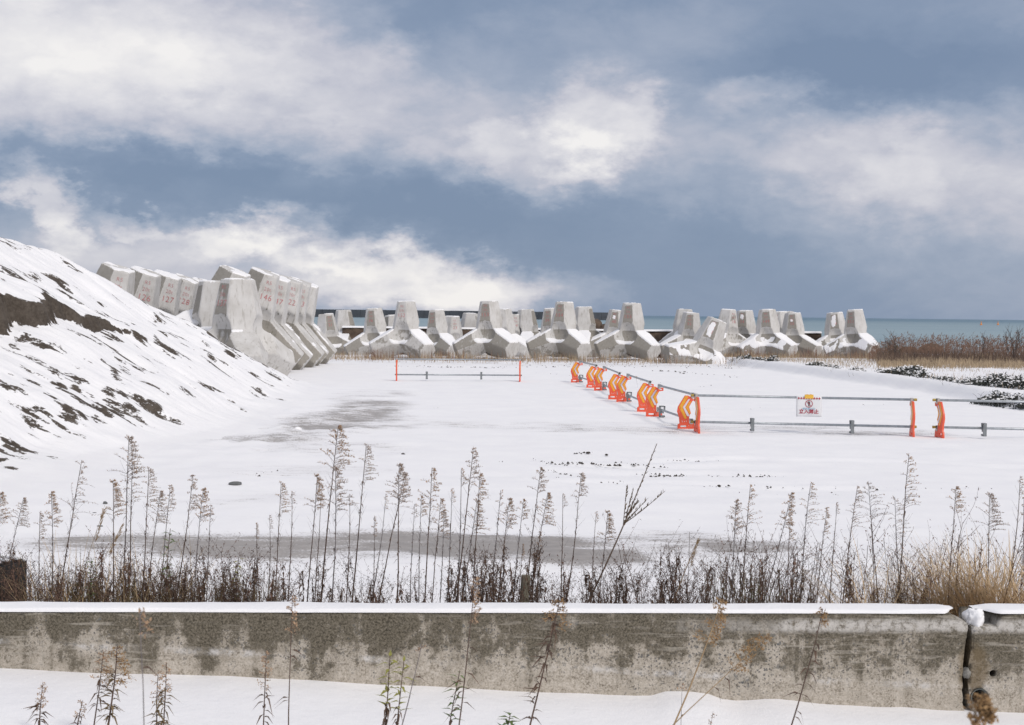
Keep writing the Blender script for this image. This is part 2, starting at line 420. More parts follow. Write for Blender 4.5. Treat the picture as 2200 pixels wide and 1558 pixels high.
def make_wallmat():
    """old exposed-aggregate concrete: lichen-dark upper part, pale sandy foot, white lime lines"""
    m, nt, b = new_mat('weathered_wall_concrete'); oc = nt.nodes.new('ShaderNodeTexCoord').outputs['Object']
    se = N(nt, 'ShaderNodeSeparateXYZ', None, i0=oc); X, Y, Z = se.outputs
    foot = M(nt, 'SUBTRACT', Z, M(nt, 'MULTIPLY_ADD', X, -.0475, .19))        # height over the sloping verge
    n1 = NOISE(nt, oc, 2.4, 7.0, .65); n2 = NOISE(nt, oc, 17.0, 8.0, .78); n3 = NOISE(nt, oc, 85.0, 5.0, .75)
    big = NOISE(nt, oc, .9, 4.0, .5)
    # pebbles showing through the worn face
    wn = N(nt, 'ShaderNodeVectorMath', {'operation': 'SCALE'}, i0=N(nt, 'ShaderNodeTexNoise', None, Vector=oc, Scale=34.0, Detail=4.0).outputs[1], Scale=.035).outputs[0]
    wv = N(nt, 'ShaderNodeVectorMath', {'operation': 'ADD'}, i0=oc, i1=wn).outputs[0]
    vo = N(nt, 'ShaderNodeTexVoronoi', {'feature': 'F1'}, Vector=wv, Scale=68.0, Randomness=1.0)
    v2 = N(nt, 'ShaderNodeTexVoronoi', {'feature': 'F1'}, Vector=wv, Scale=30.0, Randomness=1.0)
    gr = M(nt, 'ADD', M(nt, 'MULTIPLY', n2, .5), M(nt, 'MULTIPLY', n3, .5))
    c = RAMP(nt, gr, [(.38, (.15, .13, .105)), (.455, (.36, .318, .26)), (.52, (.52, .468, .40)), (.62, (.66, .61, .54))])
    c = MIX(nt, SS(nt, n1, .5, .7, 0, .55), c, (.52, .47, .40))                # bleached patches
    peb = SS(nt, vo.outputs['Distance'], .42, .30)
    pick = SS(nt, N(nt, 'ShaderNodeSeparateColor', None, i0=vo.outputs['Color']).outputs[0], .30, .35)
    worn = SS(nt, M(nt, 'ADD', M(nt, 'MULTIPLY', foot, 1.0), M(nt, 'MULTIPLY_ADD', n2, .7, M(nt, 'MULTIPLY', n1, .8))), .80, 1.0)
    pf = M(nt, 'MULTIPLY', M(nt, 'MULTIPLY', peb, pick), worn)
    pcol = RAMP(nt, N(nt, 'ShaderNodeSeparateColor', None, i0=vo.outputs['Color']).outputs[1], [(0, (.075, .08, .085)), (.4, (.16, .165, .17)), (.7, (.20, .185, .155)), (1, (.11, .12, .13))])
    c = MIX(nt, M(nt, 'MULTIPLY', pf, .85), c, pcol)
    big_p = M(nt, 'MULTIPLY', SS(nt, v2.outputs['Distance'], .42, .30), SS(nt, N(nt, 'ShaderNodeSeparateColor', None, i0=v2.outputs['Color']).outputs[0], .86, .9))
    c = MIX(nt, M(nt, 'MULTIPLY', M(nt, 'MULTIPLY', big_p, worn), .75), c, (.12, .13, .135))
    # lichen and soot, heavier toward one end and the top
    left = SS(nt, X, 1.2, -2.6)
    n1b = NOISE(nt, oc, 5.2, 7.0, .72)
    n1c = SS(nt, n1b, .38, .62); n2c = SS(nt, n2, .36, .64); n3c = SS(nt, n3, .36, .64)
    lk = M(nt, 'ADD', M(nt, 'MULTIPLY', foot, 2.1), M(nt, 'MULTIPLY', left, .46))
    lk = M(nt, 'ADD', lk, M(nt, 'MULTIPLY', M(nt, 'SUBTRACT', n1c, .5), .72))
    lk = M(nt, 'ADD', lk, M(nt, 'MULTIPLY', SS(nt, foot, .30, .10), -.22))
    lk = M(nt, 'ADD', lk, M(nt, 'MULTIPLY', M(nt, 'SUBTRACT', n2c, .5), .50))
    lk = M(nt, 'ADD', lk, M(nt, 'MULTIPLY', M(nt, 'SUBTRACT', n3c, .5), .55))
    drip = NOISE(nt, N(nt, 'ShaderNodeMapping', None, Vector=oc, Scale=(9, 1, .8)).outputs[0], 1.5, 5.0, .6)
    lk = M(nt, 'ADD', lk, M(nt, 'MULTIPLY', M(nt, 'SUBTRACT', drip, .5), 1.5))
    lich = SS(nt, lk, .26, .74, 0, .93)
    lcol = RAMP(nt, n3, [(.40, (.05, .042, .028)), (.60, (.19, .165, .122))])
    c = MIX(nt, lich, c, lcol)
    # slanting trowel scratches
    sc = N(nt, 'ShaderNodeMapping', None, Vector=oc, Rotation=(0, R(48), 0), Scale=(1.2, 1, 13)).outputs[0]
    scr = M(nt, 'MULTIPLY', SS(nt, NOISE(nt, sc, 3.0, 4.0, .55), .54, .66), SS(nt, big, .40, .55))
    c = MIX(nt, M(nt, 'MULTIPLY', scr, .55), c, (.46, .42, .36))
    # lime lines at the lift joint, and white crust under the top
    wob = M(nt, 'MULTIPLY', M(nt, 'SUBTRACT', n1, .5), .035)
    dj = M(nt, 'ABSOLUTE', M(nt, 'SUBTRACT', M(nt, 'ADD', foot, wob), .135))
    lime = M(nt, 'MULTIPLY', SS(nt, dj, .030, .002), SS(nt, NOISE(nt, N(nt, 'ShaderNodeMapping', None, Vector=oc, Scale=(1, 1, .1)).outputs[0], 1.6, 4.0), .46, .56))
    lime = M(nt, 'MULTIPLY', M(nt, 'MULTIPLY', lime, SS(nt, n2, .40, .62)), .8)
    c = MIX(nt, lime, c, (.66, .64, .62))
    crust = M(nt, 'MULTIPLY', SS(nt, M(nt, 'ADD', Z, wob), .50, .54), SS(nt, M(nt, 'ADD', Z, wob), .605, .57))
    crust = M(nt, 'MULTIPLY', crust, SS(nt, M(nt, 'ADD', M(nt, 'MULTIPLY', X, .06), big), .52, .66))
    crust = M(nt, 'MULTIPLY', crust, SS(nt, n2, .36, .55))
    c = MIX(nt, M(nt, 'MULTIPLY', crust, .85), c, (.64, .61, .57))
    topd = M(nt, 'MULTIPLY', SS(nt, M(nt, 'ADD', Z, wob), .60, .635), SS(nt, n2, .3, .55))
    c = MIX(nt, M(nt, 'MULTIPLY', topd, .8), c, (.075, .068, .055))
    pits = SS(nt, NOISE(nt, oc, 90.0, 2.0, .5), .70, .76)
    c = MIX(nt, M(nt, 'MULTIPLY', pits, .7), c, (.06, .055, .05))
    # rust-brown seep round the weep hole
    q = N(nt, 'ShaderNodeVectorMath', {'operation': 'SUBTRACT'}, i0=oc, i1=(2.625, 0, .31)).outputs[0]
    q = N(nt, 'ShaderNodeVectorMath', {'operation': 'MULTIPLY'}, i0=q, i1=(1, 0, .62)).outputs[0]
    ql = N(nt, 'ShaderNodeVectorMath', {'operation': 'LENGTH'}, i0=q).outputs['Value']
    seep = SS(nt, M(nt, 'ADD', ql, M(nt, 'MULTIPLY', M(nt, 'SUBTRACT', n2, .5), .12)), .11, .06)
    c = MIX(nt, M(nt, 'MULTIPLY', seep, .7), c, (.17, .125, .07))
    nt.links.new(c, b.inputs['Base Color']); b.inputs['Roughness'].default_value = .9; b.inputs['Specular IOR Level'].default_value = .2
    h = M(nt, 'ADD', M(nt, 'MULTIPLY', n3, .5), M(nt, 'MULTIPLY', n2, .8))
    h = M(nt, 'ADD', h, M(nt, 'MULTIPLY', pf, .5)); h = M(nt, 'SUBTRACT', h, M(nt, 'MULTIPLY', pits, .6))
    bump(nt, b, h, .7, .012)
    return m


GROUND = make_ground(); MOUND = make_mound(); SEA = make_sea(); CONC = make_concrete(); WALLM = make_wallmat()
RED_INK = simple('red_stencil_paint', (.52, .17, .175), .8, .25, 14)
ORANGE = simple('orange_plastic', (.80, .115, .055), .42, .10, 5)
YELLOW = simple('amber_reflector', (.82, .40, .04), .35, .08, 30)
WHITE_R = simple('white_reflector', (.70, .69, .73), .35, .06, 30)
GALV = simple('galvanised_steel', (.36, .385, .41), .42, .22, 14, .55)
DARKHOLE = simple('dark_hollow', (.008, .008, .008), .9, .1)  # near-black: shade painted inside holes and the crack; also on rivets
CLAMP = simple('zinc_clamp', (.50, .49, .46), .45, .2, 30, .4)
BRASSY = simple('yellow_end_cap', (.40, .29, .06), .5, .25, 30)
WEIGHTM = simple('grey_weight_plastic', (.20, .215, .225), .55, .2, 12)
SIGNW = simple('sign_sheet', (.78, .78, .79), .4, .04, 4)
SIGN_RED = simple('sign_red', (.40, .035, .06), .5, .08)
SIGN_BLUE = simple('sign_blue', (.18, .38, .56), .5, .08)
SIGN_BLACK = simple('sign_black', (.03, .03, .03), .5, .08)
CLIPY = simple('yellow_clip', (.82, .48, .07), .4, .08)
GRASS_FAR = simple('bleached_grass', (.40, .305, .20), .9, .35, 1.2)
GRASS_PALE = simple('pale_grass', (.60, .45, .28), .85, .25, 6)
STEM = simple('brown_stem', (.095, .058, .042), .8, .35, 20)
STEM_GREY = simple('grey_stem', (.16, .14, .14), .8, .3, 20)
STRAW = simple('straw_stalk', (.34, .235, .13), .8, .3, 14)
PLUME = simple('tan_plume', (.41, .275, .175), .9, .4, 60)
PLUME_PALE = simple('pale_plume', (.40, .31, .25), .9, .4, 60)
PLUME_GOLD = simple('golden_plume', (.33, .205, .095), .9, .35, 60)
DRYLEAF = simple('withered_leaf', (.115, .072, .05), .85, .45, 40)
RUSTLEAF = simple('rusty_withered_leaf', (.165, .098, .07), .85, .4, 40)
GREENLEAF = simple('green_leaf', (.105, .15, .035), .6, .3, 25)
OLIVELEAF = simple('yellow_green_leaf', (.27, .26, .05), .6, .3, 25)
GRASS_TAN = simple('tan_grass', (.50, .36, .205), .85, .35, 6)
GRASS_OLIVE = simple('olive_grass', (.15, .115, .055), .85, .45, 6)
REED = simple('reed_brown', (.215, .13, .09), .9, .4, 3)
SHRUB_DARK = simple('dark_shrub_leaf', (.032, .036, .028), .7, .45, 15)
TWIG = simple('grey_twig', (.11, .085, .075), .85, .3, 10)
SOIL = simple('soil_lump', (.055, .045, .037), .95, .45, 25, 0, .01)
ROCKM = simple('grey_stone', (.15, .155, .155), .85, .35, 10, 0, .01)
WOOD = simple('weathered_wood', (.17, .155, .115), .85, .4, 22, 0, .006)
BLACKP = simple('black_plastic', (.018, .019, .021), .5, .2)
BROWNSTONE = simple('brown_revetment', (.105, .075, .055), .95, .45, 2.5, 0, .03)
BREAKW = simple('breakwater_concrete', (.075, .085, .10), .9, .18, .3)
BREAKW2 = simple('breakwater_light_concrete', (.095, .105, .12), .9, .18, .3)
LIGHTRED = simple('beacon_red', (.42, .03, .035), .5, .1)
BUOY = simple('buoy_orange', (.85, .30, .05), .5, .1)
# ================================================================== SETTING
HEDGE_PX = [(2260, 893), (2200, 884), (2110, 871), (1985, 845), (1850, 826), (1720, 806), (1570, 777)]
HEDGE = [gp(x, y, -.02) for x, y in HEDGE_PX]
HEDGE_Y = np.array([p.y for p in HEDGE]); HEDGE_X = np.array([p.x for p in HEDGE])


def gz(x, y):
    x = np.asarray(x, float); y = np.asarray(y, float)
    z = -.30 * sst(48, 80, y) - .40 * sst(80, 94, y)
    hx = np.interp(y, HEDGE_Y, HEDGE_X)
    z = z + .36 * sst(0.0, .55, x - hx) * sst(26, 31, y) * (1 - sst(72, 84, y))
    return z


def gz1(x, y): return float(gz(x, y))


# bare, wind-swept patches and painted drift shading: centre from the photo, half-widths in metres, amount
PATCH = []
for (px, py, rx, ry, am) in [(620, 1175, 1.9, .62, .72), (900, 1172, 1.5, .75, .74), (1250, 1180, .75, .72, 1.0), (1120, 1165, .6, .5, .60), (1440, 1165, .75, .62, .85), (1600, 1172, .6, .42, .60), (330, 1165, 1.6, .55, .55),
                             (1090, 1190, 5.2, 1.0, .14), (730, 905, 1.6, 3.2, .50), (690, 925, 1.0, 1.6, .66), (790, 878, 1.1, 3.4, .62), (760, 895, .9, 2.2, .66), (640, 940, .9, 1.2, .50), (560, 945, 1.0, 1.1, .4), (720, 965, 1.4, 1.5, .24),
                             (1000, 915, 3.6, 1.5, .34), (1300, 918, 3.4, 1.6, .34), (1480, 925, 2.2, 1.4, .32), (1800, 925, 2.6, 1.6, .40), (1870, 930, 1.4, .8, .42), (800, 850, 1.2, 3.5, .38), (640, 1010, 1.5, .8, .2), (520, 1070, 1.2, .6, .16)]:  # faint mid-field ones paint lavender drift shading on the snow
    p = gp(px, py); PATCH.append((p.x, p.y, rx * 1.08, ry * (1.35 if py > 1100 else 1.1), am))

ys = [7.3]
while ys[-1] < 97.3: ys.append(ys[-1] * 1.0058 + .012)
ys = np.array(ys); xs = np.concatenate([[-400, -150, -70, -45, -34], np.arange(-26, 34, .14), [36, 42, 55, 80, 160, 400]])
GX, GY = np.meshgrid(xs, ys)
GZ = gz(GX, GY)
rel = (fbm(GX * .55, GY * 1.1, 4, 3) - .5) * .085 + (fbm(GX * 2.2, GY * 5.0, 3, 9) - .5) * .022
drift = np.exp(-(((GX + 4.3) / 1.7) ** 2 + ((GY - 27) / 7) ** 2))
rel = rel + drift * (np.abs(fbm(GX * 1.6, GY * 1.0, 3, 21) - .5)) * .30
bare = np.zeros_like(GX)
for (cx, cy, rx, ry, am) in PATCH:
    q = np.sqrt(((GX - cx) / rx) ** 2 + ((GY - cy) / ry) ** 2)
    bare = np.maximum(bare, am * (1 - sst(.45, 1.25, q)))
streak = fbm(GX * .5, GY * 3.2, 4, 31)
bare = bare * (.62 + .50 * streak) * (.50 + .72 * sst(.32, .58, fbm(GX * .75 + 3, GY * .9, 4, 35)))
bare = np.clip(bare - np.clip(rel, 0, 1) * 3.2 * sst(22, 24, GY), 0, 1)
far_tuft = sst(56, 70, GY) * .34 + sst(11.5, 14, GX) * sst(30, 44, GY) * .16
bare = np.maximum(bare, far_tuft * fbm(GX * .8, GY * .35, 4, 44) * 1.2)
rel = rel * (1 - .8 * sst(.3, .8, bare))
for (xa, ya, xb, yb) in [(1160, 995, 1560, 1000), (1165, 1012, 1700, 1026), (1200, 1030, 1850, 1046), (1330, 985, 2150, 1000)]:
    pa, pb = gp(xa, ya), gp(xb, yb); tt = (GX - pa.x) / (pb.x - pa.x); yl = pa.y + (pb.y - pa.y) * tt + (fbm(GX * .5, GX * 0 + xa, 2, 12) - .5) * .9
    rel = rel + (-.030 * np.exp(-((GY - yl) / .16) ** 2) + .022 * np.exp(-((GY - yl - .30) / .14) ** 2)) * sst(-.15, .1, tt) * (1 - sst(.9, 1.2, tt))
me = np_mesh('snow_field', np.stack([GX, GY, GZ + rel], -1).reshape(-1, 3), grid_faces(*GX.shape), GROUND)
fattr(me, 'bare', bare)
tag(link('snow_field', me), kind='structure')


def verge_z(x): return .19 - .0475 * np.asarray(x, float)


vx = np.concatenate([[-60, -20], np.arange(-8, 8.01, .08), [20, 60]]); vy = np.concatenate([[-30, -10, -3], np.arange(0, 7.72, .08)])
VX, VY = np.meshgrid(vx, vy)
VZ = verge_z(np.clip(VX, -8, 8)) + (fbm(VX * .9, VY * .9, 4, 5) - .5) * .05
VZ += .035 * sst(.55, .8, fbm(VX * 1.9, VY * .2 + 3, 2, 8)) * sst(6.9, 7.35, VY) * sst(.2, 1.0, VX) * (1 - sst(2.0, 2.5, VX))
VZ -= .10 * (1 - sst(-8, 6.0, VY)) * 0
me = np_mesh('snow_verge', np.stack([VX, VY, VZ], -1).reshape(-1, 3), grid_faces(*VX.shape), SNOW)
tag(link('snow_verge', me), kind='structure')

mb = MB(); b = 0
sx = [-40000, -4000, -800, 0, 800, 4000, 40000]; sy = [90, 150, 400, 1200, 5000, 20000, 50000]
SXX, SYY = np.meshgrid(sx, sy)
me = np_mesh('sea', np.stack([SXX, SYY, np.full(SXX.shape, -1.5)], -1).reshape(-1, 3), grid_faces(*SXX.shape), SEA, False)
tag(link('sea', me), kind='structure')

# ------------------------------------------------------------------ snow-covered soil mound
TOE_Y = np.array([6, 12, 15.4, 17.5, 20.7, 23.3, 25.5, 31.5, 36, 44]); TOE_X = np.array([-5.7, -5.9, -6.1, -6.5, -6.5, -6.05, -5.55, -5.6, -5.5, -6.4])
PR_S = np.array([-2.4, -.9, .0, .6, 1.3, 2.2, 2.95, 3.8, 5.2, 6.0, 6.6, 7.2, 8.2, 10, 14]); PR_Z = np.array([-.5, -.05, .08, .30, .70, 1.22, 1.66, 2.06, 2.95, 3.42, 3.80, 4.0, 4.34, 4.62, 4.7])


def mound_base(X, Y):
    toe = np.interp(Y, TOE_Y, TOE_X) + (fbm(np.asarray(Y) * .45, np.asarray(X) * 0 + 2.2, 3, 60) - .5) * .9
    z = np.interp(toe - X, PR_S, PR_Z)
    end = (42.6 - Y) * .56 + (fbm(X * .5, Y * .3, 2, 64) - .5) * .3
    k = .5; h = np.clip(.5 + .5 * (end - z) / k, 0, 1); z = end * (1 - h) + z * h - k * h * (1 - h)
    front = (Y - 9.0) * .62; h = np.clip(.5 + .5 * (front - z) / k, 0, 1); z = front * (1 - h) + z * h - k * h * (1 - h)
    return z


def hit_mound(px, py):
    d = np.arange(10, 44, .05); r = ray(px, py)
    z = mound_base(r.x * d, d); below = (CAMZ + r.z * d) < z
    i = int(np.argmax(below)); return at(px, py, d[i]) if below.any() else gp(px, py)


scarp = [hit_mound(x, y) for x, y in [(6, 690), (60, 696), (110, 700), (150, 700), (200, 708), (245, 716), (285, 728), (330, 745), (365, 765)]]
scarp.sort(key=lambda p: p.y)
SC_Y = np.array([p.y for p in scarp]); SC_X = np.array([p.x for p in scarp])
mx = np.arange(-19, -3.6, .055); my = np.arange(9.2, 44, .055)
MX, MY = np.meshgrid(mx, my)
MZ = mound_base(MX, MY)
jag = (fbm(MY * 1.8, MY * 0 + 1.0, 4, 71) - .5) * .9 + (np.abs(fbm(MY * 6.0, MX * .3, 2, 75) - .5)) * .35
q = np.interp(MY, SC_Y, SC_X) - MX + jag
Ysc = [0, SC_Y[0], SC_Y[2], SC_Y[4], SC_Y[6], SC_Y[-1], SC_Y[-1] + 2.5, 60]
A = np.interp(MY, Ysc, [.52, .52, .44, .30, .18, .05, 0, 0]) * (.62 + .7 * fbm(MY * .9, MX * .15, 3, 72))
cliff = A * sst(0.0, .20, q) * np.exp(-np.clip(q, 0, 99) / 2.6)
MZ = MZ + cliff
face = sst(-.05, .05, q) * (1 - sst(.20, .34 , q)) * sst(.08, .25, A)
inside = sst(.05, .35, MZ)
# rills and clods that run down the slope
r1 = fbm(MX * .9, MY * 3.4, 5, 81); r2 = fbm(MX * 2.4 + MY * .5, MY * 7.0, 4, 91)
MZ += (fbm(MX * .55, MY * .5, 3, 87) - .5) * .42 * inside
MZ += ((r1 - .5) * .15 + (r2 - .5) * .05) * inside
dirt = face * (.22 + 1.15 * fbm(MX * 2.6, MY * 2.2, 4, 73))
patch_n = fbm(MX * .55, MY * .55, 3, 101)
rill = sst(.54, .74, fbm(MX * 1.2, MY * 3.6, 4, 111)) * sst(.40, .60, patch_n)
fine = sst(.52, .68, fbm(MX * 2.6 + MY * .3, MY * 5.0, 4, 117)) * sst(.36, .56, fbm(MX * .7, MY * .7, 3, 119))
dirt = np.maximum(dirt, fine * .68 * inside)
dirt = np.maximum(dirt, rill * .70 * inside)
PATCH_M = [(45, 612, 26, .95), (25, 596, 16, .8), (88, 640, 24, .85), (125, 612, 24, .8), (160, 622, 16, .7), (75, 602, 14, .6), (215, 655, 9, .8), (340, 680, 14, .7), (345, 712, 16, .7), (300, 728, 18, .8), (360, 755, 22, .8), (400, 768, 14, .75),
           (440, 735, 14, .6), (455, 775, 12, .7), (495, 760, 14, .8), (540, 800, 14, .75), (395, 745, 18, .6), (30, 725, 14, .7), (20, 750, 10, .6), (120, 800, 18, .8), (165, 815, 12, .85), (130, 832, 16, .8), (165, 838, 10, .9), (180, 860, 10, .6),
           (15, 845, 16, .7), (40, 848, 14, .7), (235, 848, 18, .8), (265, 855, 14, .8), (330, 875, 15, .8), (225, 888, 26, .85), (150, 890, 20, .85), (175, 900, 14, .9), (280, 880, 16, .7), (20, 950, 24, .9), (45, 960, 20, .9), (10, 975, 16, .8), (25, 1000, 16, .8),
           (70, 1048, 12, .95), (15, 1062, 20, 1.0), (235, 980, 10, 1.0), (262, 978, 14, 1.0), (350, 962, 12, .7), (120, 985, 12, .6), (270, 800, 12, .6), (320, 830, 14, .65), (250, 815, 10, .6), (400, 850, 14, .65), (470, 850, 12, .65), (520, 880, 10, .6), (380, 910, 14, .6), (545, 912, 8, .9), (600, 855, 10, .7), (625, 885, 10, .95), (618, 872, 8, .8), (560, 835, 12, .6), (300, 905, 10, .6)]
for (px, py, pr, am) in PATCH_M:
    p = hit_mound(px, py); rr = pr * .95 * p.y / FPX
    dx = (MX - p.x); dy = (MY - p.y)
    e = np.sqrt((dx / (rr * 1.7)) ** 2 + ((dy + dx * .25) / (rr * 2.1)) ** 2) + (r2 - .5) * 1.5
    d_ = (am * .96) * (1 - sst(.2, 1.3, e))
    dirt = np.maximum(dirt, d_); MZ += .10 * d_ * (r2 - .3) * inside
gy, gx = np.gradient(MZ, .055)
steep = np.sqrt(gx ** 2 + gy ** 2)
dirt = np.maximum(dirt, sst(1.15, 1.7, steep) * inside * .9)
dirt = np.clip(dirt * sst(.0, .12, MZ), 0, 1)
me = np_mesh('soil_mound', np.stack([MX, MY, MZ], -1).reshape(-1, 3), grid_faces(*MX.shape), MOUND)
fattr(me, 'dirt', dirt)
tag(link('soil_mound', me), 'long snow-covered heap of dark soil with a bare scarp across its slope', 'soil heap', kind='thing')

# ------------------------------------------------------------------ low concrete wall in front
WALL_Y, WALL_TOP, WALL_T = 7.44, .628, .19
wyaw = math.atan2(.23, 5.3)


def wall_seg(x0, x1, left_broken):
    nx = int((x1 - x0) / .03); X = np.linspace(x0, x1, nx)
    prof = [(0, z) for z in np.linspace(-.45, WALL_TOP - .018, 46)] + [(.006, WALL_TOP - .006), (.02, WALL_TOP)] + [(y, WALL_TOP) for y in np.linspace(.05, WALL_T - .03, 7)] + [(WALL_T, WALL_TOP - .01), (WALL_T, -.45)]
    P = np.array(prof); V = np.zeros((len(prof), nx, 3))
    V[..., 0] = X[None, :]; V[..., 1] = P[:, :1]; V[..., 2] = P[:, 1:]
    n = (fbm(V[..., 0] * 9 + V[..., 1] * 5, V[..., 2] * 9, 4, 141) - .5)
    V[..., 1] += n * .010 * (V[..., 1] < .1)
    V[..., 2] += (fbm(V[..., 0] * 6, V[..., 1] * 9, 3, 151) - .5) * .016 * (V[..., 2] > WALL_TOP - .03)
    endd = (X - x0) if left_broken else (x1 - X)
    # broken, crumbling end
    e = 1 - sst(0, .10, endd); off = (fbm(V[..., 2] * 9, V[..., 1] * 4, 4, 161) - .5) * .055 + (fbm(V[..., 2] * 16, V[..., 1] * 4, 3, 165 + left_broken * 3) - .5) * .025
    V[..., 0] += e[None, :] * off * (1 if left_broken else 1)
    if left_broken:
        low = (1 - sst(.16, .185, endd))[None, :] * np.clip((V[..., 2] - .50), 0, 1) * (V[..., 1] < .15)
        V[..., 2] -= low * .62
        low2 = (1 - sst(.02, .34, endd))[None, :] * np.clip(V[..., 2] - (WALL_TOP - .06), 0, 1) * (V[..., 1] < .12)
        V[..., 2] -= low2 * .55
    else:
        low = (1 - sst(.0, .10, endd))[None, :] * np.clip(V[..., 2] - (WALL_TOP - .06), 0, 1)
        V[..., 2] -= low * .8
    np_ = len(prof); F = [tuple(r) for r in grid_faces(np_, nx)]
    F += [(nx * i, nx * (i + 1), nx * ((i + 1) % np_) , nx * i)[:3] for i in range(0)]
    me = bpy.data.meshes.new('concrete_wall')
    bmx = bmesh.new(); vs = [bmx.verts.new(tuple(p)) for p in V.reshape(-1, 3)]
    for f in F: bmx.faces.new([vs[i] for i in f])
    for i in range(nx - 1):
        a = (np_ - 1) * nx + i; bmx.faces.new([vs[a], vs[a + 1], vs[i + 1], vs[i]])
    bmx.faces.new([vs[i * nx] for i in range(np_)]); bmx.faces.new([vs[i * nx + nx - 1] for i in reversed(range(np_))])
    bmesh.ops.recalc_face_normals(bmx, faces=bmx.faces); bmx.to_mesh(me); bmx.free()
    me.materials.append(WALLM); me.polygons.foreach_set('use_smooth', [len(p.vertices) == 4 for p in me.polygons])
    o = link('concrete_wall', me); o.location = (0, WALL_Y, 0); o.rotation_euler = (0, 0, wyaw)
    return o


def to_wall(px, py, dy=0.0):             # photo point -> wall coordinates on its front face
    r = ray(px, py); c, s = math.cos(wyaw), math.sin(wyaw)
    t = (WALL_Y + dy) * c / (r.y * c - r.x * s)
    p = Vector((r.x * t, r.y * t, CAMZ + r.z * t))
    return Vector((p.x * c + (p.y - WALL_Y) * s, 0, p.z))


GAP0, GAP1 = to_wall(2072, 1400).x, to_wall(2086, 1400).x
wl = wall_seg(-9.0, GAP0, False); wr = wall_seg(GAP1, 9.0, True)
tag(wl, 'long weathered concrete wall running across under the weeds, lichen-dark on top, pale at the foot', 'wall', kind='thing')
tag(wr, 'shorter wall length past the crack, with broken corner, weep hole and drain pipe', 'wall', kind='thing')
PIPEC = to_wall(2104, 1498); WEEP = to_wall(2133, 1447); KNOT = to_wall(2077, 1447)
cut = []
for (c, r_, dep) in ((PIPEC, .052, .26), (WEEP, .020, .16)):
    m_ = MB(); m_.tube([(c.x, -.1, c.z), (c.x, dep * .62, c.z)], r_, r_, 28)
    k = m_.obj('hole_cutter'); k.matrix_world = wr.matrix_world; cut.append(k)
    k.location = (0, WALL_Y, 0); k.rotation_euler = (0, 0, wyaw)
    md = wr.modifiers.new('hole', 'BOOLEAN'); md.operation = 'DIFFERENCE'; md.object = k; md.solver = 'EXACT'
bpy.context.view_layer.update()
dg = bpy.context.evaluated_depsgraph_get()
nm = bpy.data.meshes.new_from_object(wr.evaluated_get(dg)); wr.modifiers.clear(); wr.data = nm; nm.name = 'concrete_wall'
for k in cut: bpy.data.objects.remove(k, do_unlink=True)
# pipe, its hollow and the snow in it
pipe = MB(); n = 28
for r_, y0, y1 in ((.0515, -.008, .155), (.045, -.008, .155)):
    pipe.tube([(PIPEC.x, y0, PIPEC.z), (PIPEC.x, y1, PIPEC.z)], r_, r_, n, cap=False)
for j in range(n): pipe.f.append((j, (j + 1) % n, 2 * n + (j + 1) % n, 2 * n + j))
pp = pipe.obj('drain_pipe', simple('grey_drain_pipe', (.13, .14, .13), .6, .3, 12), wr, True)
dk = MB(); dk.tube([(PIPEC.x, .145, PIPEC.z), (PIPEC.x, .150, PIPEC.z)], .044, .044, n); dk.obj('pipe_hollow', DARKHOLE, pp)
dk = MB(); dk.tube([(WEEP.x, .085, WEEP.z), (WEEP.x, .09, WEEP.z)], .019, .019, 16); dk.obj('weep_hole', DARKHOLE, wr)


def lump(name, c, size, seed, mat, parent=None, sub=3, rough=.35):
    bmx = bmesh.new(); bmesh.ops.create_icosphere(bmx, subdivisions=sub, radius=1.0)
    P = np.array([v.co[:] for v in bmx.verts])
    n_ = fbm(P[:, 0] * 1.6 + 9 * seed, P[:, 1] * 1.6 + P[:, 2] * 1.1, 4, seed) - .5
    n2 = fbm(P[:, 2] * 2.6 + 3 * seed, P[:, 0] * 2.6 - P[:, 1], 3, seed + 5) - .5
    P = P * (1 + rough * 2 * n_ + rough * n2)[:, None] * np.array(size)[None, :] * .5
    for v, p in zip(bmx.verts, P): v.co = p
    me = bpy.data.meshes.new(name); bmx.to_mesh(me); bmx.free(); me.materials.append(mat)
    me.polygons.foreach_set('use_smooth', [True] * len(me.polygons))
    o = link(name, me, parent); o.location = c
    return o


lump('pipe_snow', (PIPEC.x + .022, .03, PIPEC.z - .026), (.042, .08, .036), 3, SNOW, wr)
sl = to_wall(2103, 1337); lump('snow_lump', (sl.x, .075, sl.z + .005), (.118, .12, .115), 12, SNOW, wr, 4, .5)
lump('mortar_knot', (KNOT.x, .01, KNOT.z), (.05, .06, .07), 15, simple('mortar', (.22, .21, .19), .9, .4, 40), wr)
gb = MB(); gb.box(((GAP0 + GAP1) / 2, .165, .02), (GAP1 - GAP0 + .14, .03, 1.0)); gb.obj('crack_shade_backing', DARKHOLE, wl)  # black slab added behind the crack to paint its shade


